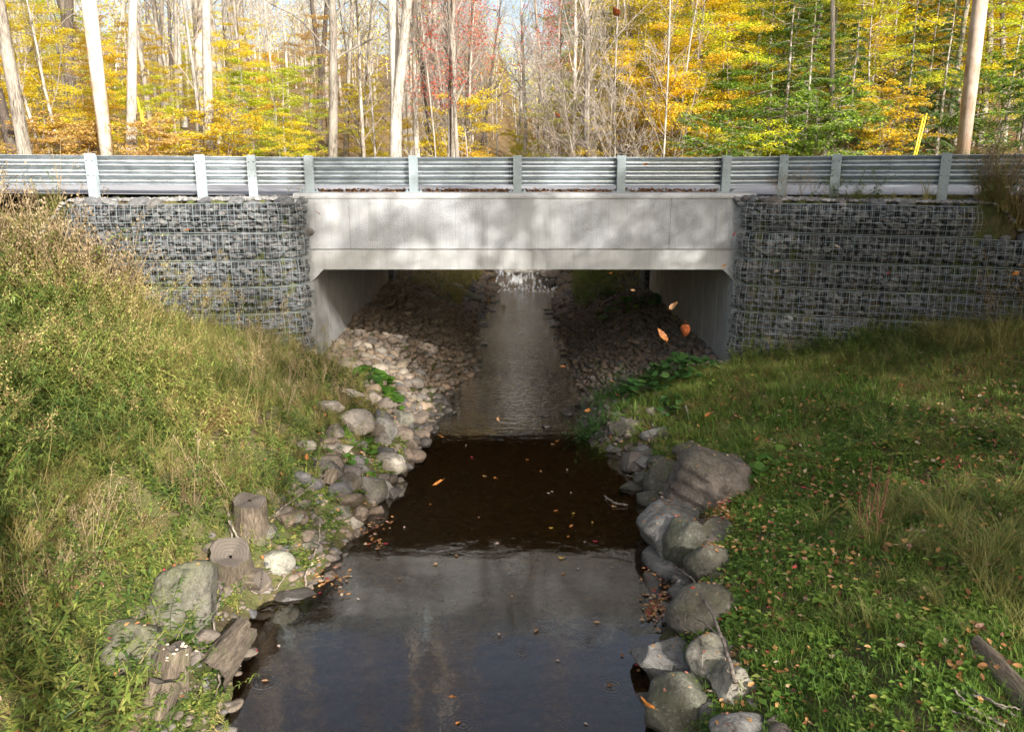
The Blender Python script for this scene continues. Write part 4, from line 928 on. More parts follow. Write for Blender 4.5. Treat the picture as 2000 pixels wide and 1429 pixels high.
def proto(key, TR, TW, LV=None):
    d = {}
    V, F, T_ = TR.arr(); d['trunk'] = qmesh(key+'_trunk', V, F, None, True)
    if TW.n: V, F, T_ = TW.arr(); d['branches'] = qmesh(key+'_branches', V, F, None, True)
    if LV is not None and len(LV[0]): d['foliage'] = qmesh(key+'_foliage', LV[0], LV[1], LV[2], False)
    PROTO[key] = d
bareh = [17, 19, 16, 18]
for i in range(4):
    TR, TW, lp = grow_bare(500+i, bareh[i], [.24,.27,.20,.22][i], 26, first=[.34,.40,.30,.36][i], fork=(i == 1)); 
    k = r.permutation(len(lp))[:260]; LV = leafset(r, lp[k], 1, .09, .06); proto('bare%d' % i, TR, TW, LV)
for i in range(2):
    TR, TW, lp = grow_bare(520+i, 17+i, .2, 26, first=.3, sub=7, tw=4); proto('bare%d' % (8+i), TR, TW, leafset(r, lp[r.permutation(len(lp))[:1500]], 2, .15, .12))
for i in range(4):
    TR, TW, lp = grow_bare(540+i, 9+i, .055+.01*i, 20, first=.12, sub=4, tw=4, spread=.9, lean=.05); k = r.permutation(len(lp))[:160]; proto('sap%d' % i, TR, TW, leafset(r, lp[k], 1, .10, .06))
for i in range(3):   # slim tangle of branches near the ground
    TR, TW, lp = grow_bare(570+i, 5+i, .035, 26, first=.05, sub=6, tw=4, spread=1.7, lean=.12); proto('tangle%d' % i, TR, TW, None)
for i in range(4): proto('leafy%d' % i, *grow_leafy(600+i, [6.5,8.5,10.5,7.5][i], .06+.012*i, [34,42,50,36][i], size=.095, per=10))
for i in range(3): proto('tallleaf%d' % i, *grow_leafy(630+i, [15,17,14][i], .17, 62, first=.18, size=.115, per=10, spread_l=.22, leafL=.75))
for i in range(3): proto('shrub%d' % i, *grow_leafy(650+i, [1.6,2.3,2.8][i], .02, 16, first=.1, size=.085, per=4, spread_l=.08, leafL=1.5, dens=.7, stems=4))
for i in range(3): proto('hem%d' % i, *grow_hemlock(660+i, [6,9,13][i], .09+.03*i, [40,52,64][i]))
KIND = {'bare': ('tall_tree', 'tree'), 'sap': ('sapling', 'sapling'), 'tangle': ('leafless_shrub', 'shrub'), 'leafy': ('young_tree', 'tree'), 'tallleaf': ('tall_tree', 'tree'), 'shrub': ('shrub', 'shrub'), 'hem': ('hemlock_tree', 'evergreen')}
TREES = []
def place(key, x, y, s=1.0, rz=None, bark='bark', leaf='rust', desc=None, tilt=(0,0), sx=1.0, inview=True, zoff=0):
    if 5 < y < 120:
        a_, b_ = float(eL(y))-1.0, float(eR(y))+1.0
        if a_ < x < b_: x = a_ if x < (a_+b_)/2 else b_
    kk = key.rstrip('0123456789'); nm, cat = KIND[kk]; g = empty(nm, (x, y, float(H(x, y))-.12+zoff), 0, None, cat)
    g.rotation_euler = (tilt[0], tilt[1], r.uniform(0,6.28) if rz is None else rz); g.scale = (s*sx, s*sx, s)
    for part, me in PROTO[key].items():
        m = M[bark] if part == 'trunk' else (M['twig'] if part == 'branches' else M[leaf])
        o = bpy.data.objects.new(part, me); COL.objects.link(o); o.parent = g
        if not me.materials: me.materials.append(m)
        o.material_slots[0].link = 'OBJECT'; o.material_slots[0].material = m
    TREES.append((g, desc, x, y, kk, leaf, bark, inview)); return g
def XY(px, py, Y): q = PY(px, py, Y); return float(q[0]), Y
# -- trunks one can tell apart in the photo: px where the trunk meets the rail line, px at the top edge, width in px
MAIN = [('bare0',48,0,34,24,'bark','leaning grey trunk'),('bare2',25,-30,30,26,'barkd','dark leaning trunk at the left edge of the photo'),
 ('sap1',82,34,9,27,'bark2','thin white trunk'),('sap2',118,78,9,28,'bark2','thin whitish trunk'),('sap0',145,120,8,33,'bark','slim pale trunk'),
 ('bare3',256,268,27,27,'bark2','stout pale trunk'),('bare0',300,284,15,34,'bark','grey trunk'),('sap3',396,366,11,28,'bark2','crooked thin white trunk'),
 ('bare0',415,394,27,27,'bark2','broad white trunk'),('bare3',430,412,13,38,'bark','narrow trunk'),('sap3',545,530,7,32,'bark2','thin pale trunk'),
 ('bare2',655,678,26,30,'bark','broad grey trunk'),('bare3',676,690,14,40,'bark','trunk in shade'),('sap2',715,702,12,32,'bark','slender trunk'),
 ('bare1',775,775,34,28,'bark2','pale trunk forking low into two stems'),('sap1',738,735,7,34,'bark2','slim white trunk'),('bare2',828,842,17,32,'bark2','straight pale trunk'),
 ('bare3',880,906,15,33,'barkd','dark leaning trunk'),('bare0',898,925,17,31,'bark','mottled leaning trunk'),('sap0',855,850,5,30,'bark2','very thin white trunk'),
 ('sap3',930,925,8,34,'bark','thin grey trunk'),('sap2',1183,1166,9,30,'bark2','thin white birch like trunk'),('sap1',1302,1306,8,31,'bark2','slim pale trunk'),
 ('sap0',1292,1300,7,27,'bark2','whitish bare stem'),('bare3',1360,1372,10,36,'bark','grey trunk among golden leaves'),('bare0',1458,1441,9,38,'bark','mottled narrow trunk'),
 ('bare2',1561,1569,12,34,'bark','grey trunk among greenery'),('bare3',1628,1619,12,30,'bark2','pale blotched trunk'),('sap2',1655,1692,8,33,'bark','leaning thin trunk'),
 ('sap1',1690,1712,8,35,'bark','bent dark thin trunk'),('bare0',1848,1872,15,33,'bark','purplish trunk'),('bare3',1866,1888,13,36,'bark2','pale trunk just left of the right hand pole'),
 ('bare2',1960,1978,16,34,'bark2','pale leaning trunk near the right edge of the photo'),('sap3',1240,1242,8,36,'bark','slim trunk'),('bare1',1090,1100,9,46,'bark','far trunk'),('sap0',1065,1072,5,34,'bark2','very thin pale stem')]
for key, pb_, pt_, wpx, Y, bk, ds in MAIN:
    x0, _ = XY(pb_, 296, Y); z0 = float(H(x0, Y)); d0 = depth((x0, Y, z0)); rb = {'bare0':.24,'bare1':.27,'bare2':.20,'bare3':.22,'sap0':.055,'sap1':.065,'sap2':.075,'sap3':.085}[key]
    xb = XY(pb_, 296, Y)[0]; xt = XY(pt_, 10, Y)[0]; zt = PY(pt_, 10, Y)[2]; zb = PY(pb_, 296, Y)[2]; tl = math.atan2(xt-xb, zt-zb); tl = max(-.25, min(.25, tl))
    wr = .78*wpx/FPX*d0/2/rb; s = 1.0 if key[:4] == 'bare' else 1.15; xb2 = xb - math.tan(tl)*(zb-z0)
    place(key, xb2, Y, s, None, bk, 'rust' if key[:4] == 'bare' else 'yellow', ds, (0, tl), min(2.2, max(.45, wr/s)) )
# -- coloured young trees and evergreens along the wood edge (px, Y, kind, leaf, scale)
EDGE = [(30,27,'leafy0','gold',.8),(95,30,'leafy1','yellow',.8),(170,32,'leafy3','yellow',.8),(20,34,'leafy2','yellow',.9),(230,33,'leafy0','ygreen',.65),(320,30,'leafy0','ygreen',.6),(350,34,'leafy3','yellow',.6),(130,38,'leafy2','ygreen',.9),
 (210,40,'leafy1','rust',.9),(300,42,'leafy2','gold',.7),(450,31,'leafy1','yellow',.68),(500,30,'leafy0','ygreen',.75),(560,31,'leafy3','ygreen',.68),(610,33,'leafy1','ygreen',.66),(480,38,'leafy2','yellow',.72),(540,40,'leafy0','gold',.9),
 (590,29,'leafy0','yellow',.6),(700,36,'leafy3','yellow',.5),(735,40,'leafy1','yellow',.55),(815,38,'leafy0','gold',.6),(640,42,'leafy2','rust',.8),(985,33,'leafy3','yellow',.78),(1010,38,'leafy1','ygreen',.7),(940,42,'leafy0','gold',.55),(1020,40,'leafy3','rust',.6),(985,45,'leafy1','rust',.6),
 (1160,28,'hem0','green',.30),(1200,27,'hem0','green',.32),(1185,29,'hem1','green',.25),
 (1235,33,'leafy1','gold',.85),(1275,31,'leafy3','gold',.9),(1330,30,'leafy0','gold',1.0),(1370,32,'leafy2','gold',.9),(1410,31,'leafy3','ygreen',.9),(1300,37,'tallleaf0','yellow',.8),(1250,41,'tallleaf1','yellow',.8),(1390,39,'tallleaf2','yellow',.9),(1340,34,'leafy1','yellow',1.0),
 (1200,44,'tallleaf1','yellow',.7),(1440,30,'leafy0','green',.8),(1470,36,'leafy2','green',.9),(1520,33,'leafy1','green',.8),(1530,30,'hem1','hemlock',.75),(1500,28,'hem0','green',.7),(1570,29,'hem1','green',.62),(1610,32,'hem2','hemlock',.6),(1650,29,'hem0','hemlock',.8),(1480,42,'tallleaf0','ygreen',.9),
 (1560,38,'tallleaf1','ygreen',.85),(1620,42,'tallleaf2','yellow',.9),(1680,36,'leafy2','yellow',.9),(1700,31,'leafy1','ygreen',.8),(1740,34,'leafy2','gold',.9),(1760,30,'hem1','hemlock',.6),(1800,33,'hem2','hemlock',.55),(1830,29,'hem1','hemlock',.62),(1720,41,'tallleaf0','yellow',.9),(1800,43,'tallleaf1','ygreen',.9),
 (1870,39,'tallleaf2','yellow',.8),(1900,34,'leafy2','yellow',1.0),(1950,31,'leafy1','ygreen',.9),(1985,36,'leafy2','gold',1.1),(1990,28,'hem1','hemlock',.6),(1930,29,'shrub2','green',1.3),(1660,45,'tallleaf1','yellow',.9),(1960,45,'tallleaf0','gold',1.0),
 (1400,27,'shrub2','green',1.1),(1470,27,'shrub1','ygreen',1.2),(1720,28,'shrub2','gold',1.0),(1590,27,'shrub1','green',1.3),(860,32,'shrub2','yellow',.9),(905,35,'shrub2','gold',1.1),(430,27,'shrub1','gold',1.0),(285,26,'shrub1','rust',.8),(330,27,'shrub0','yellow',.8),(60,26,'shrub1','rust',.8),(150,27,'shrub0','rust',1.0)]
LN = {'gold': 'golden orange', 'yellow': 'bright yellow', 'ygreen': 'yellow green', 'rust': 'rusty brown', 'red': 'red', 'green': 'green', 'hemlock': 'dark green'}
KN = {'leafy': 'leaved young tree', 'tallleaf': 'leaved tall tree', 'shrub': 'leaved low shrub', 'hem': 'feathery evergreen', 'bare': 'leafless tall tree', 'sap': 'leafless sapling', 'tangle': 'tangled leafless shrub'}
for px, Y, key, lf, s in EDGE:
    if px < 650 and key[:5] == 'leafy': s *= .74
    x, _ = XY(px, 296, Y); place(key, x, Y, s, None, 'bark', lf)
# red maple twigs high in the middle: two trees with red foliage on the upper crown
def red_tree(px, pz, Y, seed, n, desc):
    x, _ = XY(px, 296, Y); rr = np.random.default_rng(seed); TR, TW, lp = grow_bare(seed, 13, .10, 26, first=.3, sub=5, tw=4, spread=1.1)
    cz = float(PY(px, pz, Y)[2]) - float(H(x, Y)); k = lp[np.abs(lp[:,2]-cz) < 3.2]; V = leafset(rr, k, 3, .10, .14); key = 'sap%d' % (90+seed); proto(key, TR, TW, V)
    place(key, x, Y, 1.0, 0, 'bark', 'red', desc)
red_tree(870, 30, 31, 1, 0, 'slim tree with coral red leaves beside the dark leaning trunk'); red_tree(1010, 60, 36, 2, 0, 'slim tree with pinkish red leaves above the middle of the bridge'); red_tree(1045, 20, 40, 3, 0, 'farther slim tree with pinkish red leaves above the middle of the bridge')
# -- filling the wood
rf = np.random.default_rng(5)
taken = [(t_[2], t_[3]) for t_ in TREES]
def free(x, y, q): return all((x-a)**2+(y-b)**2 > q*q for a, b in taken)
cnt = 0
while cnt < 160:
    Y = rf.uniform(30, 78); px = rf.uniform(-60, 2060); x, _ = XY(px, 296, Y)
    if not free(x, Y, 1.1): continue
    taken.append((x, Y)); u = rf.uniform()
    right = px > 1130
    if u < (.62 if not right else .35): place('bare%d' % rf.integers(4), x, Y, rf.uniform(.75,1.15), None, rf.choice(['bark','bark2','bark','barkd']), 'rust', None, (rf.normal(0,.03), rf.normal(0,.05)), rf.uniform(.45,.9))
    elif u < (.85 if not right else .5): place('sap%d' % rf.integers(4), x, Y, rf.uniform(.8,1.3), None, rf.choice(['bark','bark2']), 'yellow', None, (rf.normal(0,.05), rf.normal(0,.06)), rf.uniform(.7,1.1))
    elif right: place('tallleaf%d' % rf.integers(3), x, Y, rf.uniform(.7,1.0), None, 'bark', rf.choice(['yellow','ygreen','ygreen','gold','green']))
    else: place('leafy%d' % rf.integers(4), x, Y, rf.uniform(.4,.7), None, 'bark', rf.choice(['yellow','ygreen','yellow','gold']))
    cnt += 1
for i in range(13):                            # brush tangle in the middle
    px = rf.uniform(1040, 1230) if i < 9 else rf.uniform(780, 960); Y = rf.uniform(27, 38); x, _ = XY(px, 296, Y); place('tangle%d' % rf.integers(3), x, Y, rf.uniform(.9,1.4), None, 'bark', 'rust')
# labels from what each one stands behind
BAY = [(-400,173,'the far left rail panel'),(173,390,'the second rail panel'),(390,607,'the left short rail panels'),(607,813,'the leftmost bridge rail panel'),(813,1018,'the second bridge rail panel'),
 (1018,1222,'the third bridge rail panel'),(1222,1427,'the fourth bridge rail panel'),(1427,1640,'the right short rail panels'),(1640,1850,'the long right rail panel'),(1850,2600,'the far right rail panel')]
ORD = ['leftmost','second from left','third from left','fourth from left','fifth from left','sixth from left','seventh from left','eighth from left','ninth from left','tenth from left','eleventh from left','twelfth from left','thirteenth from left','fourteenth from left','fifteenth from left','sixteenth from left']
grp = {}
for g, desc, x, y, kk, lf, bk, iv in TREES:
    px = proj((x, y, 5.5))[0]; bay = next(b[2] for b in BAY if b[0] <= px < b[1] or b is BAY[-1])
    if desc: g['label'] = (desc if 'photo' in desc or 'pole' in desc or 'middle' in desc or 'beside' in desc else desc + ' rising behind ' + bay); key = g['label']
    else:
        bd = {'bark': 'grey', 'bark2': 'pale', 'barkd': 'dark'}[bk]
        dd = (LN[lf]+' '+KN[kk]) if kk in ('leafy','tallleaf','shrub','hem') else (bd+' '+KN[kk])
        far = 'near' if y < 36 else ('halfway back' if y < 52 else 'far back'); key = dd+' '+far+' behind '+bay
    grp.setdefault(key, []).append((px, g))
    g['group'] = {'leafy':'young trees with autumn leaves','tallleaf':'tall leafy trees of the wood','shrub':'shrubs at the wood edge','hem':'evergreens at the wood edge','bare':'leafless trees of the wood','sap':'saplings of the wood','tangle':'leafless shrubs of the wood'}[kk]
for key, lst in grp.items():
    lst.sort(key=lambda q: q[0])
    for i, (_, g) in enumerate(lst): g['label'] = key if len(lst) == 1 else (key + ', ' + ('the right one' if len(lst) == 2 and i == 1 else 'the left one' if len(lst) == 2 else ORD[min(i,15)] if i < len(lst)-1 else 'the rightmost'))
# distant wood seen as one mass
q = QA(); lq = QA()
for _ in range(420):
    Y = rf.uniform(78, 150); x = rf.uniform(-.75, .75)*Y; z0 = float(H(x, Y)); h = rf.uniform(10, 17); rr = rf.uniform(.06,.17); pts = np.array([[x,Y,z0-.2],[x+rf.normal(0,.3),Y,z0+h*.5],[x+rf.normal(0,.7),Y,z0+h]])
    V, F = tube(pts, np.array([rr, rr*.7, .03]), 5); q.add(V, F)
    for k in range(16):
        zz = z0+h*rf.uniform(.2,.95); th = rf.uniform(0,6.28); L = rf.uniform(1,3); p0 = np.array([x,Y,zz]); p1 = p0+np.array([math.cos(th)*L, math.sin(th)*L, L*rf.uniform(.3,1)]); V, F = tube(np.array([p0,(p0+p1)/2+rf.normal(0,.1,3),p1]), np.array([.05,.035,.015]), 3); q.add(V, F)
    if rf.uniform() < (.45 if x > 2 else .25):
        n = 260; C = np.array([x,Y,z0+h*.5])+rf.normal(0,1,(n,3))*[1.8,1.8,h*.2]; V, F, T_ = leafset(rf, C, 1, .34, .1); lq.add(V, F, T_)
o = q.obj('distant_trunks', M['bark'], None, True); tag(o, 'grey mass of far off trunks and branches deep in the wood', 'wood', None, 'stuff')
o = lq.obj('distant_foliage', M['yellow']); tag(o, 'yellow haze of far off foliage deep in the wood', 'foliage', None, 'stuff')

# -- trees behind and to the right of the camera, whose shade falls on the near bank and the right hand baskets
SH = [('tallleaf0',12.6,1.6,1.0,'nearest the right hand baskets'),('tallleaf1',15.2,2.6,1.0,'over the right slope'),('tallleaf2',17.5,4.5,1.0,'farthest forward'),('tallleaf1',14.2,-.8,1.1,'second from the baskets'),('tallleaf0',17,0,1.1,'far right'),('hem2',13.2,3.2,1.0,'an evergreen nearest the baskets'),('hem2',16,1.2,1.1,'an evergreen on the right slope'),('hem2',18.5,2.6,1.1,'the farthest evergreen'),
 ('tallleaf2',11.6,-2.6,1.0,'right of the viewer'),
 ('bare9',11.0,-4.2,1.0,'thinly leaved beside the right bank'),('bare8',9.6,-3.0,.95,'thinly leaved above the pool'),('bare9',12.4,-6.0,1.0,'thinly leaved on the right'),('bare8',7.4,-6.5,1.0,'thinly leaved over the pool'),('bare9',9.6,-9.5,1.05,'thinly leaved downstream'),('bare0',4.0,-7,1.0,'a bare one over the pool'),('bare2',11,-11,1.0,'a bare one downstream'),('bare3',15,-11,1.0,'a bare one far downstream'),('tallleaf0',16.5,-14,.9,'leafy and far downstream'),('bare3',-4,-9,1.0,'a bare one on the left bank'),('tallleaf0',-8,-16,1.0,'leafy on the left bank'),('bare2',7,-16,1.1,'a bare one farthest downstream'),('sap1',5,-3,1.2,'a sapling beside the pool')]
for i, (key, x, y, s, ds) in enumerate(SH):
    g = place(key, x, y, s, i*1.3, 'bark', 'hemlock' if key[:3] == 'hem' else 'yellow', None, inview=False)
    g['label'] = 'shade casting tree behind the viewer, '+ds; g['group'] = 'trees behind the viewer'

# ------------------------------------------------------------------ utility poles with yellow guy guards
def pole(pxb, pxt, wb, wt, Y, label):
    xb, _ = XY(pxb, 288, Y); z0 = float(H(xb, Y)); xt = float(PY(pxt, 0, Y)[0]); zt = float(PY(pxt, 0, Y)[2]); zb = float(PY(pxb, 288, Y)[2]); k = (xt-xb)/(zt-zb); d = depth((xb, Y, 5))
    g = empty('utility_pole', (xb-k*(zb-z0), Y, z0), 0, label, 'pole'); hgt_ = 9.5; pb = PB(); pb.tube([(0,0,-.3),(k*hgt_*.5,0,hgt_*.5),(k*hgt_,0,hgt_)], [wb/FPX*d/2, (wb+wt)/4/FPX*d, wt/FPX*d/2*.9], 20); pb.build('shaft', M['pole' if pxb < 1000 else 'pole_brown'], g, True)
    pb = PB(); pb.tube([(k*hgt_,0,hgt_),(k*hgt_,0,hgt_+.06)], [wt/FPX*d/2*.92, .02], 16); pb.build('cap', M['steel'], g, True)
    pb = PB(); pb.box(-.6+k*(hgt_-.6),.6+k*(hgt_-.6),-.2,-.1,hgt_-.65,hgt_-.53); pb.build('crossarm', M['wood'], g); return g
pole(207, 173, 24, 29, 25.8, 'tall smooth sunlit wooden pole left of the stout pale trunk')
pole(1882, 1915, 24, 30, 26.0, 'tall reddish wooden pole leaning right behind the far right rail panel')
for (xa, ya, xb_, yb_, Y, lb) in ((268,190,292,272,26.4,'left of the pair of yellow guy wire guards by the sunlit pole'),(277,215,292,272,26.3,'right of the pair of yellow guy wire guards by the sunlit pole'),(1810,222,1785,292,26.4,'right of the pair of yellow guy wire guards by the reddish pole'),(1803,230,1781,292,26.3,'left of the pair of yellow guy wire guards by the reddish pole')):
    pb = PB(); a = PY(xa, ya, Y); b = PY(xb_, yb_, Y-.1); b[2] = float(H(b[0], b[1]))-.05; pb.tube([a, (a+b)/2, b], [.022,.025,.025], 8); o = pb.build('guy_guard', M['yplastic'], None, True); tag(o, lb, 'guy guard', 'yellow guy wire guards')
#PART4
# ------------------------------------------------------------------ ground vegetation
rv = np.random.default_rng(23)
def p_weed(seed, h, nl, ll, lw, plume=False, lean=.25, up=.3, branchy=0):
    r = np.random.default_rng(seed); q = QA(); a = r.uniform(0, 6.28); ln = lean*r.uniform(.3,1.5)
    t = np.linspace(0,1,7); pts = np.stack([np.cos(a)*ln*h*t**1.8, np.sin(a)*ln*h*t**1.8, h*t*(1-.12*ln*t)], 1)
    def stem(p, rr): 
        V, F = tube(p, rr*(1-np.linspace(0,1,len(p))*.6), 3); q.add(V, F, r.uniform(.35,.9))
    stem(pts, .003)
    def foliate(p, n, ll, lw):
        f = np.sort(r.uniform(.12, 1, n)); L_ = len(p)-1; B = np.stack([np.interp(f*L_, range(L_+1), p[:,k]) for k in range(3)], 1); th = np.arange(n)*2.4+r.uniform(0,6,n)*.4
        D = unit(np.stack([np.cos(th), np.sin(th), up+r.normal(0,.3,n)], 1)); S = unit(np.cross(D,[0,0,1.0])); L = ll*(1.1-f*.55)*r.uniform(.7,1.25,n)
        V, F = leaves_q(B, D, L, L*lw, S, .45); T_ = np.clip(.42+.3*(.6-f)*r.uniform(-.4,1,n)+r.normal(0,.14,n),0,1); q.add(V, F, np.repeat(T_,4))
    foliate(pts, nl, ll, lw)
    for i in range(branchy):
        k = r.integers(2,6); th = r.uniform(0,6.28); L = h*r.uniform(.2,.4); p = np.array([pts[k]+np.array([math.cos(th)*L*u, math.sin(th)*L*u, L*.8*u]) for u in np.linspace(0,1,4)]); stem(p, .002); foliate(p, nl//3, ll*.7, lw)
    return q
def p_plume(seed, h, tint):
    q = p_weed(seed, h, 18, .07, .17, True); r = np.random.default_rng(seed+1); V = q.V[0]; tip = V[-3:].mean(0); n = 70
    B = tip + r.normal(0,1,(n,3))*[.03,.03,.06] - [0,0,.03]; D = unit(r.normal(0,1,(n,3))+[0,0,.6]); S = unit(np.cross(D,[.3,0,1.0])); Lf = r.uniform(.012,.03,n); V, F = leaves_q(B, D, Lf, Lf*.5, S, 0); q.add(V, F, np.repeat(np.clip(r.normal(tint,.08,n),0,1),4)); return q
def p_grass(seed, n, h, w, bend, spread=.04, tint=.5, tv=.15):
    r = np.random.default_rng(seed); q = QA(); k = 5; t = np.linspace(0,1,k); th = r.uniform(0,6.28,n); b = bend*r.uniform(.3,1.4,n); L = h*r.uniform(.55,1.15,n)
    base_ = r.normal(0,spread,(n,3))*[1,1,0]; dx = (b*L)[:,None]*t[None]**2; z = L[:,None]*(t[None]-.45*b[:,None]*t[None]**2.2)
    c = np.stack([base_[:,0:1]+dx*np.cos(th)[:,None], base_[:,1:2]+dx*np.sin(th)[:,None], z], -1); side = np.stack([-np.sin(th), np.cos(th), 0*th], 1)[:,None,:]; ww = w*(1-t**2*.9)[None,:,None]*.5
    V = np.stack([c-side*ww, c+side*ww], 2).reshape(n, k*2, 3); F0 = np.array([[2*i, 2*i+1, 2*i+3, 2*i+2] for i in range(k-1)]); F = (np.arange(n)[:,None,None]*k*2+F0[None]).reshape(-1,4)
    T_ = np.repeat(np.clip(r.normal(tint,tv,n),0,1), k*2); q.add(V.reshape(-1,3), F, T_); return q
def p_mat(seed, n=14, s=.035):
    r = np.random.default_rng(seed); q = QA(); B = r.normal(0,.05,(n,3))*[1,1,0]+np.stack([0*np.arange(n),0*np.arange(n),r.uniform(.01,.06,n)],1); th = r.uniform(0,6.28,n); D = unit(np.stack([np.cos(th),np.sin(th),r.uniform(-.1,.4,n)],1)); S = unit(np.cross(D,[0,0,1.0])); L = s*r.uniform(.6,1.4,n)
    V, F = leaves_q(B, D, L, L*.7, S, .2); q.add(V, F, np.repeat(np.clip(r.normal(.5,.2,n),0,1),4)); return q
def p_seed(seed, h):
    r = np.random.default_rng(seed); q = QA(); 
    for i in range(5):
        th = r.uniform(0,6.28); l = r.uniform(.1,.35); L = h*r.uniform(.6,1.1); p = np.array([[math.cos(th)*l*L*u**1.5, math.sin(th)*l*L*u**1.5, L*u] for u in np.linspace(0,1,5)]); V, F = tube(p, np.full(5,.0022), 3); q.add(V, F, .6)
        n = 26; B = p[-1]+r.normal(0,1,(n,3))*[.03,.03,.06]-[0,0,.05]; D = unit(r.normal(0,1,(n,3))+[0,0,.5]); S = unit(np.cross(D,[.3,0,1.0])); Lf = r.uniform(.012,.035,n); V, F = leaves_q(B, D, Lf, Lf*.4, S, 0); q.add(V, F, np.repeat(np.clip(r.normal(.6,.2,n),0,1),4))
    return q
def pack(l): return [q.arr() for q in l]
WEED = pack([p_weed(i, .35+.07*i, 26+2*i, .14, .22, lean=.55) for i in range(7)])
WEEDB = pack([p_weed(20+i, .45+.1*i, 30, .05, .42, lean=.3, branchy=5) for i in range(5)])
PLUME = pack([p_plume(40+2*i, .55+.08*i, .85) for i in range(4)])
TUFT = pack([p_grass(60+i, 34, .38+.06*i, .007, .85, .05) for i in range(6)])
STRAW = pack([p_grass(80+i, 26, .5+.06*i, .006, .9, .06, .6, .2) for i in range(5)])
LAWN = pack([p_grass(100+i, 22, .08+.015*i, .0055, .7, .045, .45, .18) for i in range(6)])
MAT = pack([p_mat(120+i, 16, .03+.007*i) for i in range(6)])
SEED = pack([p_seed(140+i, .6+.1*i) for i in range(4)])
def scatter(protos, xy, sc_, dt, z0=None, leanx=.18, r=rv):
    n = len(xy); which = r.integers(len(protos), size=n); z = H(xy[:,0], xy[:,1]) if z0 is None else z0; out = []
    for k, (V, F, T_) in enumerate(protos):
        idx = np.nonzero(which == k)[0]; m = len(idx)
        if not m: continue
        a = r.uniform(0, 6.28, m); s = sc_[idx]; c, sn = np.cos(a)*s, np.sin(a)*s
        X = V[None,:,0]*c[:,None]-V[None,:,1]*sn[:,None]; Y = V[None,:,0]*sn[:,None]+V[None,:,1]*c[:,None]; Z = V[None,:,2]*s[:,None]
        lx = r.normal(0, leanx, m)[:,None]; ly = r.normal(0, leanx, m)[:,None]; X = X+Z*lx; Y = Y+Z*ly
        W = np.stack([X+xy[idx,0:1], Y+xy[idx,1:2], Z+z[idx][:,None]-.01], -1).reshape(-1,3); FF = (np.arange(m)[:,None,None]*len(V)+F[None]).reshape(-1,4)
        out.append((W, FF, np.clip(T_[None]+dt[idx][:,None], 0, 1).ravel()))
    return out
def stuff(name, outs, mat, label):
    n = 0; Vs, Fs, Ts = [], [], []
    if not outs: return None
    for V, F, T_ in outs: Vs.append(V); Fs.append(F+n); Ts.append(T_); n += len(V)
    o = ob(name, qmesh(name, np.concatenate(Vs), np.concatenate(Fs), np.concatenate(Ts)), mat); return tag(o, label, name.replace('_', ' ').split('.')[0], None, 'stuff')
def region(n, x0, x1, y0, y1): return np.stack([rv.uniform(x0, x1, n), rv.uniform(y0, y1, n)], 1)
def dist_water(xy): l = eL(xy[:,1])-xy[:,0]; rr = xy[:,0]-eR(xy[:,1]); return l, rr
BL = np.array([[b_.location.x, b_.location.y, max(b_.dimensions.x, b_.dimensions.y)*.42] for b_ in bould])
def clear(xy, k=1.0):
    d2 = ((xy[:,None,0]-BL[None,:,0])**2+(xy[:,None,1]-BL[None,:,1])**2); return (d2 > (BL[None,:,2]*k)**2).all(1)
def infront(xy): return (xy[:,1] < wallY(xy[:,0])-.08)
# left bank
xy = region(20000, -10.5, -1.2, 3.6, 14.8); l, _ = dist_water(xy)
fan = (xy[:,0] > -3.35+(15.2-xy[:,1])*.8) & (xy[:,1] > 12.3) & (l < 2.0)
N1 = vn(xy[:,0]*.75, xy[:,1]*.75, 61); N2 = vn(xy[:,0]*1.6, xy[:,1]*1.6, 62); N3 = vn(xy[:,0]*.35+5, xy[:,1]*.35, 63)
ok = (l > .25+.5*N2) & ~fan & infront(xy) & clear(xy, .78)
rocky = (l < 1.7) & (xy[:,1] > 10.2)                       # stones show through near the water
def sel(mask, n):
    i = np.nonzero(mask)[0]; return i[:n]
farleft = sst(l, 1.2, 4.0)
nearm = sst(-xy[:,1], -9.5, -6)                      # 1 near the viewer
u = rv.uniform(size=len(xy))
w1 = ok & (N2 > .18) & (u < .16+.65*farleft*(N1+.3)) & ~(rocky & (u > .14)); i = sel(w1, 7500)
hs = (.65+.75*N3[i]+.25*farleft[i])*rv.uniform(.55,1.2,len(i))*(1-.5*sst(xy[i,1],10.5,13)*sst(xy[i,0],-7,-5.5))
stuff('weeds', scatter(WEED, xy[i], hs, (N1[i]-.5)*.55-.07+.09*sst(xy[i,1],8,13)-.12*nearm[i]+.3*(N2[i]-.5), leanx=.28), M['weed'], 'dense green goldenrod and aster weeds covering the left bank')
i = sel(ok & (rv.uniform(size=len(xy)) < .5*N2) & ~rocky & (N3 > .35), 1500); stuff('small_leaved_weeds', scatter(WEEDB, xy[i], rv.uniform(.5,1.0,len(i))*(.6+.4*farleft[i]), .12+(N1[i]-.5)*.6), M['weed'], 'bushy small leaved yellow green weeds of the left bank')
i = sel(ok & (rv.uniform(size=len(xy)) < (.10+.5*(1-N1)*(N3 > .4))*(1-.7*nearm)) & ~(rocky & (N2 < .5)), 2300); stuff('grass', scatter(TUFT, xy[i], rv.uniform(.35,1.0,len(i))*(.6+.5*farleft[i]), (N2[i]-.5)*.7+.05), M['straw'], 'arching long grass among the weeds of the left bank')
i = sel(ok & (rv.uniform(size=len(xy)) < .5*(N2 > .6)*(1-nearm)) & ~rocky, 650); stuff('straw', scatter(STRAW, xy[i], rv.uniform(.4,.95,len(i)), (N1[i]-.4)*.6, leanx=.5), M['straw'], 'straw coloured bent grass on the left bank')
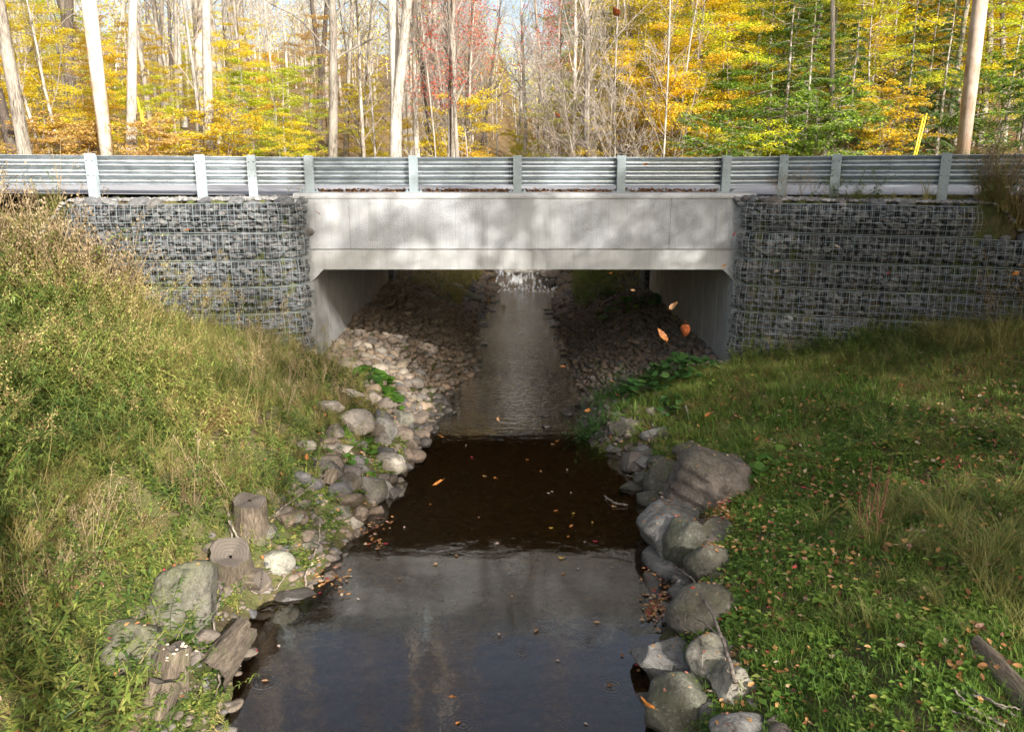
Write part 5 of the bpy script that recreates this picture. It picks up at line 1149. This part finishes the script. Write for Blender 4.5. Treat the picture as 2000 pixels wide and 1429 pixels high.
i = sel(ok & (rv.uniform(size=len(xy)) < .4*farleft) & (N1 > .35), 700); stuff('seed_heads', scatter(PLUME, xy[i], rv.uniform(.9,1.5,len(i)), np.full(len(i),.05), leanx=.4), M['weed'], 'yellowing plumed weeds of the left bank')
i = sel(ok & (rv.uniform(size=len(xy)) < .35) & (N3 > .38) & (l > 1.0), 700); stuff('dry_stalks', scatter(SEED, xy[i], rv.uniform(.5,.95,len(i)), (N2[i]-.5)*.4, leanx=.3), M['brown'], 'brown dry seed stalks of the left bank')
i = sel((l > .1) & ~fan & infront(xy) & clear(xy,.8), 6500); stuff('ground_cover', scatter(MAT, xy[i], rv.uniform(.6,1.4,len(i)), (N2[i]-.5)*.5-.14), M['weed'], 'low creeping leaves under the weeds of the left bank')
# right bank
xy = region(46000, 1.2, 11.5, 3.6, 14.8); _, d = dist_water(xy); N1 = vn(xy[:,0]*.6, xy[:,1]*.6, 71); N2 = vn(xy[:,0]*1.9, xy[:,1]*1.9, 72); N3 = vn(xy[:,0]*.3, xy[:,1]*.3+4, 73)
ok = infront(xy) & clear(xy, .9) & (d > .2+.3*N2)
shore = d < .3
up = sst(xy[:,1], 9.8, 11.8); rgt = sst(xy[:,0], 4.4, 6.2)
lawn = ok & ~(shore & (xy[:,1] < 10.6))
i = sel(lawn & (rv.uniform(size=len(xy)) < 1-.45*up-.25*rgt), 13500); stuff('lawn_grass', scatter(LAWN, xy[i], rv.uniform(.6,1.3,len(i))*(1+.5*up[i]), (N1[i]-.5)*.5+.06+.3*rgt[i]*N2[i]), M['grass'], 'short green grass of the right bank')
i = sel(lawn & (rv.uniform(size=len(xy)) < .4), 6000); stuff('clover', scatter(MAT, xy[i], rv.uniform(.7,1.5,len(i)), (N2[i]-.5)*.5+.05), M['grass'], 'small round leaved ground cover in the right bank grass')
i = sel(lawn & (rv.uniform(size=len(xy)) < (.25+.5*up*N1+.45*rgt*N2)*(up+rgt > .15)), 4600); stuff('long_grass', scatter(TUFT, xy[i], rv.uniform(.25,.75,len(i))*(.55+.15*up[i]), (N2[i]-.5)*.8-.1), M['straw'], 'tufted long grass of the right bank')
i = sel(lawn & (rv.uniform(size=len(xy)) < .35*(up+rgt)*(N3 > .45)), 1400); stuff('weeds', scatter(WEED, xy[i], rv.uniform(.35,.75,len(i)), (N1[i]-.5)*.6-.10, leanx=.35), M['weed'], 'scattered weeds of the right bank')
i = sel(lawn & (rv.uniform(size=len(xy)) < .3*up) & (N1 > .4), 900); stuff('dry_grass', scatter(STRAW, xy[i], rv.uniform(.22,.5,len(i)), (N2[i]-.4)*.6, leanx=.7), M['straw'], 'matted dry grass of the right bank')
# bases of the basket walls
n = 1500; x = rv.uniform(-10.5, -3.6, n); yy = wallY(x)-rv.exponential(.32, n)-.08; xy = np.stack([x, yy], 1); tall = sst(-x, 5.6, 8.2)
stuff('wall_weeds', scatter(WEEDB, xy, rv.uniform(.5,.95,n)*(.5+1.3*tall), rv.normal(.16,.15,n)-.1*tall), M['weed'], 'yellow green weeds climbing against the left basket wall')
n = 230; x = rv.uniform(-10.5, -6.6, n); yy = wallY(x)-rv.exponential(.5, n)-.1; stuff('tall_stalks', scatter(SEED, np.stack([x,yy],1), rv.uniform(1.2,2.5,n), rv.normal(0,.1,n)), M['brown'], 'tall brown seed stalks at the far left in front of the baskets')
n = 900; x = rv.uniform(-10.5, -6.3, n); yy = wallY(x)-rv.exponential(.6, n)-.1; stuff('tall_weeds', scatter(WEED+WEEDB, np.stack([x,yy],1), rv.uniform(.6,1.8,n)*sst(-x,5.8,7.6)+.3, rv.normal(.05,.15,n), leanx=.25), M['weed'], 'tall green weeds at the far left in front of the baskets')
n = 700; x = rv.uniform(4.0, 10.5, n); yy = wallY(x)-rv.exponential(.25, n)-.08; stuff('wall_weeds', scatter(WEED, np.stack([x,yy],1), rv.uniform(.3,.8,n), rv.normal(-.12,.1,n)), M['weed'], 'dark weeds at the foot of the right basket wall')
# ledges above the lower baskets, and slopes up to the road at both ends
for sx, nm in ((-1, 'left'), (1, 'right')):
    n = 1500; x = rv.uniform(7.4, 12.5, n)*sx if sx > 0 else rv.uniform(7.3, 12.5, n)*sx; yy = wallY(x)+rv.uniform(.1, 1.5, n); k = (yy < railY(x)-.0) & (np.abs(x) > 7.8); xy = np.stack([x,yy],1)[k]
    stuff('slope_brush', scatter(WEEDB+WEED, xy, rv.uniform(.6,1.35,len(xy)), rv.normal(.08 if sx < 0 else .0,.15,len(xy))), M['weed'], 'leafy brush on the '+nm+' slope beside the end of the guardrail')
    j = rv.permutation(len(xy))[:330]; stuff('slope_stalks', scatter(SEED, xy[j], rv.uniform(.9,1.7,len(j)), rv.normal(0,.1,len(j))), M['brown'], 'brown stalks on the '+nm+' slope beside the end of the guardrail')
    j = rv.permutation(len(xy))[:420]; stuff('slope_grass', scatter(STRAW, xy[j], rv.uniform(.7,1.3,len(j)), rv.normal(0,.2,len(j))), M['straw'], 'dry grass hanging down the '+nm+' slope beside the guardrail')
pl = []
for _ in range(2600):
    x = rv.choice([-1,1])*rv.uniform(3.9, 8.6); y = rv.uniform(wallY(x)+.12, railY(x)+.45); s_ = rv.uniform(.015,.06); pl.append(((np.array([x, y, float(H(x,y))+s_*.3]), (s_*1.3,s_,s_*.7), (0,0,rv.uniform(0,6.3)), rv.uniform()), rv.integers(12)))
M['gravel'] = rockmat('verge_gravel', [(.20,.20,.20),(.30,.29,.28),(.24,.23,.22),(.36,.34,.32)], .0, 4, attr=True, speck=.2)
o = merge_rocks(pl, chips, 'verge_gravel', M['gravel']); tag(o, 'grey gravel verge under the guardrail at both ends of the bridge', 'gravel', None, 'stuff')
# grass at the road edges and the wood floor
n = 900; x = np.concatenate([rv.uniform(5.6, 9, 500), rv.uniform(-9,-5.2,400)]); yy = railY(x)+rv.normal(-.05,.22,n); k = yy > wallY(x)+.45; xy = np.stack([x,yy],1)[k]; stuff('verge_grass', scatter(TUFT, xy, rv.uniform(.15,.42,len(xy))*(.5+.5*(xy[:,0] > 0)), rv.normal(-.1,.2,len(xy))), M['straw'], 'grass tufts on the verge under the guardrail')
n = 2600; x = rv.uniform(-24, 24, n); yy = 24.9+rv.exponential(2.2, n) - .1*np.abs(x)*0; k = (np.abs(x-.2) > 3.9); xy = np.stack([x,yy],1)[k]; stuff('wood_edge_plants', scatter(WEEDB+TUFT+STRAW, xy, rv.uniform(.7,1.4,len(xy)), rv.normal(.3,.25,len(xy))), M['weed'], 'tawny grass and low plants along the far side of the road')
# banks beyond the bridge
n = 2600; yy = rv.uniform(24.8, 33, n); left = rv.uniform(size=n) < .5; dd = .55+rv.exponential(1.1, n); x = np.where(left, eL(yy)-dd, eR(yy)+dd); xy = np.stack([x,yy],1); stuff('bank_plants', scatter(WEEDB+WEED, xy, rv.uniform(.4,.9,n), np.where(left, .25, -.02)+rv.normal(0,.15,n)), M['weed'], 'green plants on the stream banks beyond the bridge')

# broad leaved plants: each a thing
def round_leaf(r, s, lob=9):
    k = 18; a = np.arange(k)/k*2*np.pi; rad = s*(1+.07*np.sin(a*lob))*(1-.35*np.exp(-((a-np.pi)/.35)**2)); V = [np.zeros(3)+[-.2*s,0,-.06*s]]
    ring1 = np.stack([rad*.55*np.cos(a), rad*.55*np.sin(a), .10*s+0*a+.03*s*np.sin(a*4)], 1); ring2 = np.stack([rad*np.cos(a), rad*np.sin(a), .02*s*np.sin(a*5+1)+0*a], 1)
    V = np.concatenate([[V[0]]*k, ring1, ring2]); j = np.arange(k); F = np.concatenate([np.stack([j, j+k, (j+1)%k+k, (j+1)%k], 1), np.stack([j+k, j+2*k, (j+1)%k+2*k, (j+1)%k+k], 1)]); return V, F
def broad_plant(px, py, rad, n, s, label, mat='bigleaf', hh=.28, seed=0):
    r = np.random.default_rng(seed+700); p = G(px, py, .1); p[2] = float(H(p[0], p[1])); g = empty('broad_leaved_plant', tuple(p), 0, label, 'plant', 'broad leaved plants'); q = QA(); st = QA()
    for i in range(n):
        th = r.uniform(0,6.28); rr = rad*math.sqrt(r.uniform()); x, y = rr*math.cos(th), rr*math.sin(th)*.9; zz = float(H(p[0]+x, p[1]+y))-p[2]; z = zz+hh*r.uniform(.45,1.1)*(1-.4*rr/rad); sz = s*r.uniform(.55,1.2); V, F = round_leaf(r, sz)
        V = rot_rock(V, r.normal(.25,.28), r.normal(0,.28), r.uniform(0,6.28))+[x,y,z]; q.add(V, F, float(np.clip(r.normal(.45,.22),0,1)))
        b = np.array([x*.6, y*.6, zz-.02]); V, F = tube(np.array([b, b*.5+np.array([x,y,z])*.5+[0,0,.02], [x,y,z-.01]]), np.full(3,.004), 4); st.add(V, F, .8)
    q.obj('leaves', M[mat], g, True); st.obj('stalks', M[mat], g); return g
broad_plant(742,748,.42,60,.095,'bright green broad leaved plant on top of the sunlit cobble pile, left bank',seed=1)
broad_plant(712,868,.42,52,.055,'light green trailing broad leaved plant over the grey rocks of the left shore',hh=.16,seed=2)
broad_plant(690,905,.34,40,.055,'light green broad leaved plant just above the small splintered stump',hh=.16,seed=3)
broad_plant(770,790,.16,12,.075,'small broad leaved plant below the bright green one on the left bank',seed=4)
broad_plant(1290,742,.72,130,.095,'large dark green broad leaved plant right of the stream before the bridge','darkleaf',.46,5)
broad_plant(1365,725,.38,30,.085,'dark broad leaved plant near the right leg of the bridge','darkleaf',.28,6)
broad_plant(1310,790,.3,26,.07,'dark broad leaved plant hanging over the olive oblong rock','darkleaf',.2,7)
broad_plant(1470,905,.45,60,.072,'fresh green broad leaved plant in the grass right of the big layered boulder',hh=.16,seed=8)
broad_plant(1580,1080,.10,8,.045,'tiny green broad leaved plant in the middle of the right lawn',hh=.08,seed=9)
broad_plant(1225,600,.9,44,.11,'dark green broad leaved clump on the right bank beyond the bridge','darkleaf',.35,10)
broad_plant(1170,575,.7,30,.10,'second dark green broad leaved clump on the right bank beyond the bridge','darkleaf',.35,11)
# trailing plants at the right waterline and silvery weeds
def bush(px, py, n, rad, protos, s, mat, dt, name, label, cat='plant', lean=.4):
    p = G(px, py, .05); xy = np.stack([p[0]+rv.normal(0,rad,n), p[1]+rv.normal(0,rad*.8,n)],1); outs = scatter(protos, xy, rv.uniform(.7,1.1,n)*s, rv.normal(dt,.1,n), leanx=lean)
    V = np.concatenate([o[0] for o in outs]); k = 0; Fs = []
    for o in outs: Fs.append(o[1]+k); k += len(o[0])
    z = float(H(p[0],p[1])); o = ob(name, qmesh(name, V-[p[0],p[1],z], np.concatenate(Fs), np.concatenate([o[2] for o in outs])), mat); o.location = (p[0],p[1],z); return tag(o, label, cat)
bush(1195,780,60,.32,WEED,.85,M['darkleaf'],.15,'trailing_weed','silvery green weed hanging over the right waterline before the bridge')
bush(1172,838,40,.22,WEED,.75,M['darkleaf'],.0,'trailing_weed','dark trailing weed dipping into the water below the silvery one')
bush(1180,885,16,.12,WEED,.55,M['weed'],-.1,'trailing_weed','feathery sprig touching the pool on the right')
bush(1340,640,8,.15,WEEDB,.75,M['weed'],.25,'weed','thin yellow green weed in front of the right bridge leg')
bush(1530,660,26,.3,SEED,.75,M['brown'],-.1,'dry_weed','brown feathery dry weed against the right basket wall')
bush(1640,650,30,.35,WEED,.9,M['weed'],-.2,'weed','dark green weed clump against the right basket wall')
bush(1840,680,60,.5,TUFT,1.15,M['straw'],-.05,'grass_clump','big arching olive grass clump at the right edge of the photo',lean=.2)
bush(1940,670,40,.4,TUFT,1.15,M['straw'],.0,'grass_clump','arching yellowish grass clump beside the big olive one, far right',lean=.2)
bush(1880,1000,60,.6,TUFT,.8,M['weed'],.15,'grass_clump','yellow green grass mound on the right bank')
bush(215,1225,26,.3,WEED,.8,M['weed'],-.05,'weed','leafy green weed spilling over the dark mossy boulder from the left')
bush(290,1140,22,.22,WEED,.75,M['weed'],.05,'weed','leafy weed behind the huge mossy boulder')
bush(230,1350,30,.3,WEED,.75,M['weed'],-.1,'weed','dark green weed clump left of the lower rotten log')
bush(400,1385,14,.14,WEED,.55,M['weed'],.1,'weed','yellow green sprig below the decaying log')
bush(640,700,30,.3,WEEDB,.7,M['weed'],.1,'weed','yellow green weed at the foot of the left bridge leg')
bush(1450,740,36,.4,WEEDB,.6,M['weed'],.0,'weed','small leaved green weed right of the dark broad leaved plants')
bush(1800,850,50,.6,WEED,.7,M['weed'],-.05,'weed','green weed patch in the middle of the right slope')
bush(1930,1120,50,.5,TUFT,.8,M['straw'],-.15,'grass_clump','green grass clump near the right edge above the mossy log')
bush(460,1185,5,.06,WEED,.6,M['weed'],.2,'weed','bright green sprig growing between the huge boulder and the pool')
bush(340,1110,10,.15,WEED,.55,M['weed'],.25,'weed','yellow green weed draped over the huge mossy boulder')
bush(1395,1390,14,.15,WEED,.35,M['weed'],0,'weed','small green weed beside the smooth grey boulder at the bottom')
# red brown dead stalks standing on the right lawn
pb = PB(); p0 = G(1700,1062,0)
for i, (dx, dy, h, lx) in enumerate(((-.06,0,.95,-.02),(-.02,.05,.8,.03),(.05,0,1.0,.05),(.09,.04,.9,.02),(.03,-.04,.7,-.02),(-.09,.05,.6,-.04))):
    pts = [(dx+lx*u*1.5+.008*math.sin(u*9+i), dy, h*u) for u in np.linspace(0,1,8)]; pb.tube(pts, np.linspace(.006,.003,8), 5)
    for j in range(12):
        u = .25+.75*j/12; th = j*2.4; c = (dx+lx*u*1.5, dy, h*u); L = .05*(1.3-u); pb.tube([c, (c[0]+math.cos(th)*L, c[1]+math.sin(th)*L, c[2]+L*.8)], [.006,.002], 4)
t = NT('dead_stalk'); M['stalk'] = t.set((.13,.05,.03), .9)
o = pb.build('dead_stalks', M['stalk']); o.location = tuple(p0); tag(o, 'clump of tall reddish brown dead stalks standing in the right bank grass', 'plant')

# ------------------------------------------------------------------ fallen leaves
def p_leaf(seed, kind='beech'):
    r = np.random.default_rng(seed); a = np.linspace(0,1,7); w_ = .27*np.sin(np.pi*a**.85)**.85 if kind == 'beech' else .3*np.sin(np.pi*a)*(1+.5*np.sin(a*14)); curl = r.uniform(-.4,.9); cup = r.uniform(-.3,.7)
    z = curl*.35*(a-.5)**2*1.6; L_ = np.stack([a-.5, -w_, z+np.abs(w_)*cup],1); C_ = np.stack([a-.5, 0*a, z],1); R2 = np.stack([a-.5, w_, z+np.abs(w_)*cup*r.uniform(.3,1)],1)
    V = np.concatenate([L_, C_, R2]); i = np.arange(6); F = np.concatenate([np.stack([i,i+1,i+8,i+7],1), np.stack([i+7,i+8,i+15,i+14],1)]); V[:,2] -= V[:,2].min(); return V, F, np.zeros(len(V))
LEAF = [p_leaf(i, 'beech' if i % 3 else 'maple') for i in range(10)]
def litter(name, xy, size, tint, label, zup=.012, zz=None, tilt=.35):
    outs = scatter(LEAF, xy, size, tint, z0=(H(xy[:,0],xy[:,1])+zup) if zz is None else zz, leanx=.0); 
    return stuff(name, outs, M['litter'], label)
def tilted(xy, size, tint, z):
    outs = []; which = rv.integers(10, size=len(xy))
    for k in range(10):
        idx = np.nonzero(which == k)[0]; V, F, _ = LEAF[k]
        for i_ in idx:
            W = rot_rock(V*size[i_], rv.normal(0,.45), rv.normal(0,.45), rv.uniform(0,6.28))+[xy[i_,0],xy[i_,1],z[i_]]; outs.append((W, F, np.full(len(W), tint[i_])))
    return outs
xy = region(15000, 1.7, 10.5, 3.8, 13.8); k = infront(xy) & (xy[:,0]-eR(xy[:,1]) > .05) & clear(xy,.8) & (rv.uniform(size=len(xy)) < .2+.9*sst(vn(xy[:,0]*1.1, xy[:,1]*1.1, 91)*.6+vn(xy[:,0]*3.5, xy[:,1]*3.5, 92)*.4, .35, .75)); xy = xy[k]; n = len(xy)
stuff('leaf_litter', tilted(xy, rv.uniform(.03,.08,n), np.clip(rv.uniform(.0,1,n)**1.3*.98,0,1), H(xy[:,0],xy[:,1])+rv.uniform(.05,.11,n)), M['litter'], 'brown, orange and red leaves strewn over the right bank grass')
xy = region(2000, -9, -1.0, 3.8, 14.0); l = eL(xy[:,1])-xy[:,0]; k = infront(xy) & (l > .05) & (rv.uniform(size=len(xy)) < np.where(l < 1.3, .8, .3)); xy = xy[k]; n = len(xy)
stuff('leaf_litter', tilted(xy, rv.uniform(.035,.08,n), rv.uniform(.05,.95,n), H(xy[:,0],xy[:,1])+rv.uniform(.02,.12,n)), M['litter'], 'scattered fallen leaves on the left bank')
n = 2600; x = rv.uniform(-3.8,4.2,n); yy = YF+.57+rv.exponential(.16,n); stuff('leaf_litter', tilted(np.stack([x,yy],1), rv.uniform(.05,.09,n), rv.uniform(.1,.75,n), 4.24+rv.uniform(.0,.085,n)), M['litter'], 'drift of brown leaves behind the near curb of the bridge')
n = 5200; x = rv.uniform(-14,14,n); yy = railY(x)*.55+15.42*.45+7.9-rv.exponential(.55,n)*np.sign(rv.uniform(-.3,1,n)); stuff('leaf_litter', tilted(np.stack([x,yy],1), rv.uniform(.06,.1,n), rv.uniform(.1,.8,n), np.full(n,4.285)+rv.uniform(0,.07,n)), M['litter'], 'line of fallen leaves along the far edge of the road')
# leaves lying on the boulders, in the heaps at the waterline
dg = None
outs = []
bpy.context.view_layer.update()
for b_ in bould[:13]+[bould[28], bould[29], bould[5]]*1:
    me = b_.data; nv = len(me.vertices); co = np.zeros(nv*3); me.vertices.foreach_get('co', co); co = co.reshape(-1,3); no = np.zeros(nv*3); me.vertices.foreach_get('normal', no); no = no.reshape(-1,3)
    c = np.nonzero(no[:,2] > .8)[0]
    if not len(c): continue
    kk = {0:16,2:30,5:4,6:26}.get(bould.index(b_), 6)
    for v_i in rv.choice(c, kk): 
        V, F, _ = LEAF[rv.integers(10)]; W = rot_rock(V*rv.uniform(.03,.06), rv.normal(0,.15), rv.normal(0,.15), rv.uniform(0,6.28))+co[v_i]+np.array(b_.location)+[0,0,.004]; outs.append((W, F, np.full(len(W), rv.uniform(.15,.95))))
stuff('leaf_litter', outs, M['litter'], 'small fallen leaves lying on the shore boulders')
outs = []
for (px_, py_, sx_, sy_, n) in ((735,1045,28,45,45),(620,1120,45,30,60),(660,1140,20,20,20),(1285,1150,22,55,110),(1275,1195,18,18,60),(1255,1290,15,20,16),(560,1060,40,20,30),(1400,1095,14,16,60)):
    for _ in range(n):
        p = P(px_+rv.normal(0,sx_*.6), py_+rv.normal(0,sy_*.6)); z = max(.008, float(H(p[0],p[1])))+rv.uniform(.0,.02) + (.2 if px_ == 1400 else 0); V, F, _ = LEAF[rv.integers(10)]
        W = rot_rock(V*rv.uniform(.04,.075), rv.normal(0,.12), rv.normal(0,.12), rv.uniform(0,6.28))+[p[0],p[1],z]; outs.append((W, F, np.full(len(W), rv.uniform(.1,1))))
stuff('leaf_heaps', outs, M['litter'], 'heaps of floating leaves caught along both edges of the pool')

# single leaves on the water and in the air
def onemat(name, c): 
    t = NT(name); n1 = t.noise(t.coord((1,1,1)), 7, 5, .7); t.set(t.mix(t.ramp(n1,[(.42,0.0),(.6,.85)]), c, (c[0]*.35, c[1]*.22, c[2]*.3)), .6); tr = t.new('ShaderNodeBsdfTranslucent'); tr.inputs[0].default_value = (*c,1); mx = t.new('ShaderNodeMixShader'); mx.inputs[0].default_value = .3
    t.link(t.b.outputs[0], mx.inputs[1]); t.link(tr.outputs[0], mx.inputs[2]); t.link(mx.outputs[0], t.out.inputs[0]); return t.m
LC = {'orange': onemat('orange_leaf',(.50,.20,.04)), 'tan': onemat('tan_leaf',(.55,.33,.14)), 'yellow': onemat('yellow_leaf',(.75,.50,.08)), 'red': onemat('red_leaf',(.55,.05,.07)), 'rusty': onemat('rusty_leaf',(.40,.11,.03)), 'pale': onemat('pale_leaf',(.62,.52,.40))}
def air_leaf(seed):
    r = np.random.default_rng(seed); n = 15; a = np.linspace(0,1,n); w_ = .29*np.sin(np.pi*a**.8)**.8*(1-.25*a) + .012*np.sin(a*60)*(a > .1)*(a < .95); cu = r.uniform(.5,1.3); cup = r.uniform(.35,1.0); tw = r.uniform(-.9,.9)
    rows = []
    for f in (-1,-.5,0,.5,1):
        x = a-.5; y = f*w_; z = cu*(a-.5)**2*.55 + cup*np.abs(y)*abs(f) + .02*np.sin(a*9+f*3+seed); an = tw*(a-.5); rows.append(np.stack([x, y*np.cos(an)-z*np.sin(an), y*np.sin(an)+z*np.cos(an)], 1))
    V = np.concatenate(rows); i = np.arange(n-1); F = np.concatenate([np.stack([k*n+i, k*n+i+1, (k+1)*n+i+1, (k+1)*n+i], 1) for k in range(4)])
    b0 = rows[2][0]; st, sf = tube(np.array([b0+[.02,0,0], b0+[-.12,.02,.03], b0+[-.24,.05,.10]]), np.array([.012,.008,.008]), 4); return np.concatenate([V, st]), np.concatenate([F, sf+len(V)])
LM = [qmesh('leaf', *air_leaf(800+i), None, True) for i in range(8)]
STEM = None
def single(p, size, col, rot, label, cat, group, i):
    me = LM[i % 8]; o = bpy.data.objects.new('floating_leaf' if cat == 'floating leaf' else 'falling_leaf', me); COL.objects.link(o)
    if not me.materials: me.materials.append(LC[col])
    o.material_slots[0].link = 'OBJECT'; o.material_slots[0].material = LC[col]; o.location = tuple(p); o.scale = (size,)*3; o.rotation_euler = rot; return tag(o, label, cat, group)
AIR = [(367,450,18,'orange','in front of the sunlit left baskets'),(620,416,10,'rusty','in front of the fascia near its left end'),(1318,597,20,'tan','curled, in front of the right bridge leg'),(1291,656,30,'orange','bent, before the dark right cobble slope'),(1337,650,34,'rusty','largest of those before the right bridge leg'),
 (1100,717,16,'orange','over the riffle near the right bank'),(1262,1376,38,'orange','big, low over the brown rounded boulder at the bottom'),(1516,532,14,'pale','in front of the right baskets beside the bridge'),(1415,519,12,'tan','beneath the right end of the fascia'),(1425,571,0,'tan',''),(1193,535,14,'orange','at the lower edge of the fascia near its right end'),
 (1435,458,10,'red','at the corner of the right baskets and fascia'),(1634,482,12,'pale','in front of the right baskets, upper part'),(1735,534,10,'red','in front of the right baskets, middle'),(1982,535,14,'orange','in front of the baskets at the right edge of the photo'),(1384,811,16,'orange','above the rocks under the dark broad leaved plants'),
 (1206,772,12,'orange','beside the silvery green weed'),(1148,802,14,'orange','over the right waterline beyond the pool'),(1195,745,10,'tan','over the silvery green weed'),(855,945,22,'orange','ragged, low over the left half of the pool'),(860,853,14,'orange','over the left end of the dark reflection'),
 (886,1361,18,'orange','over the bright bottom of the pool, left'),(696,1323,10,'tan','low over the sky reflection, far left'),(855,1280,10,'orange','over the sky reflection, upper left'),(1017,1262,12,'orange','over the ring ripples in the middle'),(1000,1291,10,'yellow','below the ring ripples in the middle'),
 (1385,993,26,'rusty','resting against the big layered boulder'),(1480,858,14,'orange','over the grass above the fresh green plant'),(1262,322,10,'orange','in front of the rightmost bridge rail panel'),(1410,1000,0,'red',''),(1237,568,12,'tan','under the bridge near the right bank'),(1088,226,12,'rusty','against the dark brush above the middle of the bridge'),(1204,25,26,'rusty','against the golden trees at the top of the photo'),(1803,296,14,'orange','at the top of the long right rail panel'),(320,0,0,'red',''),(598,893,14,'orange','over the grass left of the trailing green leaves'),(585,890,0,'orange',''),(203,1065,14,'rusty','over the weeds at the far left'),(321,1117,14,'red','on the huge mossy boulder'),(975,820,12,'tan','over the riffle edge in mid stream')]
for i, (px_, py_, wpx, col, where) in enumerate(AIR):
    if not wpx: continue
    L = .075; D = min(13.5, L*FPX/wpx); dv = ray(px_, py_); p = CAM+dv*D
    if where.startswith(('resting', 'on the')): p = G(px_, py_, .35)
    single(p, L*1.1, col, (rv.uniform(-.9,.9)+.5, rv.uniform(-.9,.9), rv.uniform(0,6.28)), col+' falling leaf '+where, 'falling leaf', 'leaves drifting in the air', i)
FLO = [(947,930,9,'tan'),(968,934,10,'orange'),(1088,862,9,'orange'),(1080,868,8,'tan'),(922,893,7,'red'),(1056,920,8,'tan'),(1030,898,8,'orange'),(1108,918,7,'pale'),(1072,963,8,'pale'),(1078,960,6,'pale'),(1115,962,6,'pale'),(1085,998,10,'orange'),(1120,1003,8,'yellow'),(1078,1031,10,'yellow'),(1115,1028,12,'orange'),(1157,1021,8,'yellow'),
 (1162,1057,10,'red'),(1110,1048,9,'orange'),(1097,1090,12,'yellow'),(892,1086,10,'tan'),(850,1102,10,'tan'),(727,1052,12,'orange'),(868,1065,0,'tan'),(790,1030,8,'pale'),(935,1010,6,'tan'),(840,985,6,'orange'),(910,870,6,'pale'),(1130,1110,8,'pale'),(970,1062,10,'pale'),(1143,1058,6,'pale'),
 (975,1239,10,'pale'),(1048,1231,12,'tan'),(1165,1215,12,'tan'),(517,1329,12,'tan'),(1190,1338,9,'orange'),(1090,1290,9,'pale'),(497,1272,16,'red'),(895,1411,12,'orange'),(1145,1413,10,'pale'),(1215,1280,10,'orange'),(1235,1270,12,'tan'),(545,1262,10,'pale'),(700,1170,8,'pale'),(780,1130,8,'tan'),(1000,1165,6,'tan'),(1100,1120,8,'orange'),(1185,975,10,'pale'),(1200,990,12,'tan')]
hn = {'tan':'tan','orange':'orange','pale':'pale','yellow':'yellow','red':'red'}
row = {}
for i, (px_, py_, wpx, col) in enumerate(FLO):
    if not wpx: continue
    p = P(px_, py_, .006); zc = depth(p); L = max(.045, wpx/FPX*zc*1.0)
    band = 'the dark shade near the riffle' if py_ < 980 else 'the dark middle of the pool' if py_ < 1075 else "the bridge's reflection" if py_ < 1215 else 'the reflected sky'
    sd_ = 'left' if px_ < 860 else 'middle' if px_ < 1060 else 'right'
    o = single(p, L, col, (rv.normal(0,.05), rv.normal(0,.05), rv.uniform(0,6.28)), '', 'floating leaf', 'leaves floating on the pool', i); row.setdefault((col, band, sd_), []).append((px_, o))
for (col, band, sd_), lst in row.items():
    lst.sort(key=lambda q: q[0])
    for i, (_, o) in enumerate(lst): o['label'] = col+' leaf floating on '+band+', '+sd_+' part' + ('' if len(lst) == 1 else (', ' + ORD[i]))
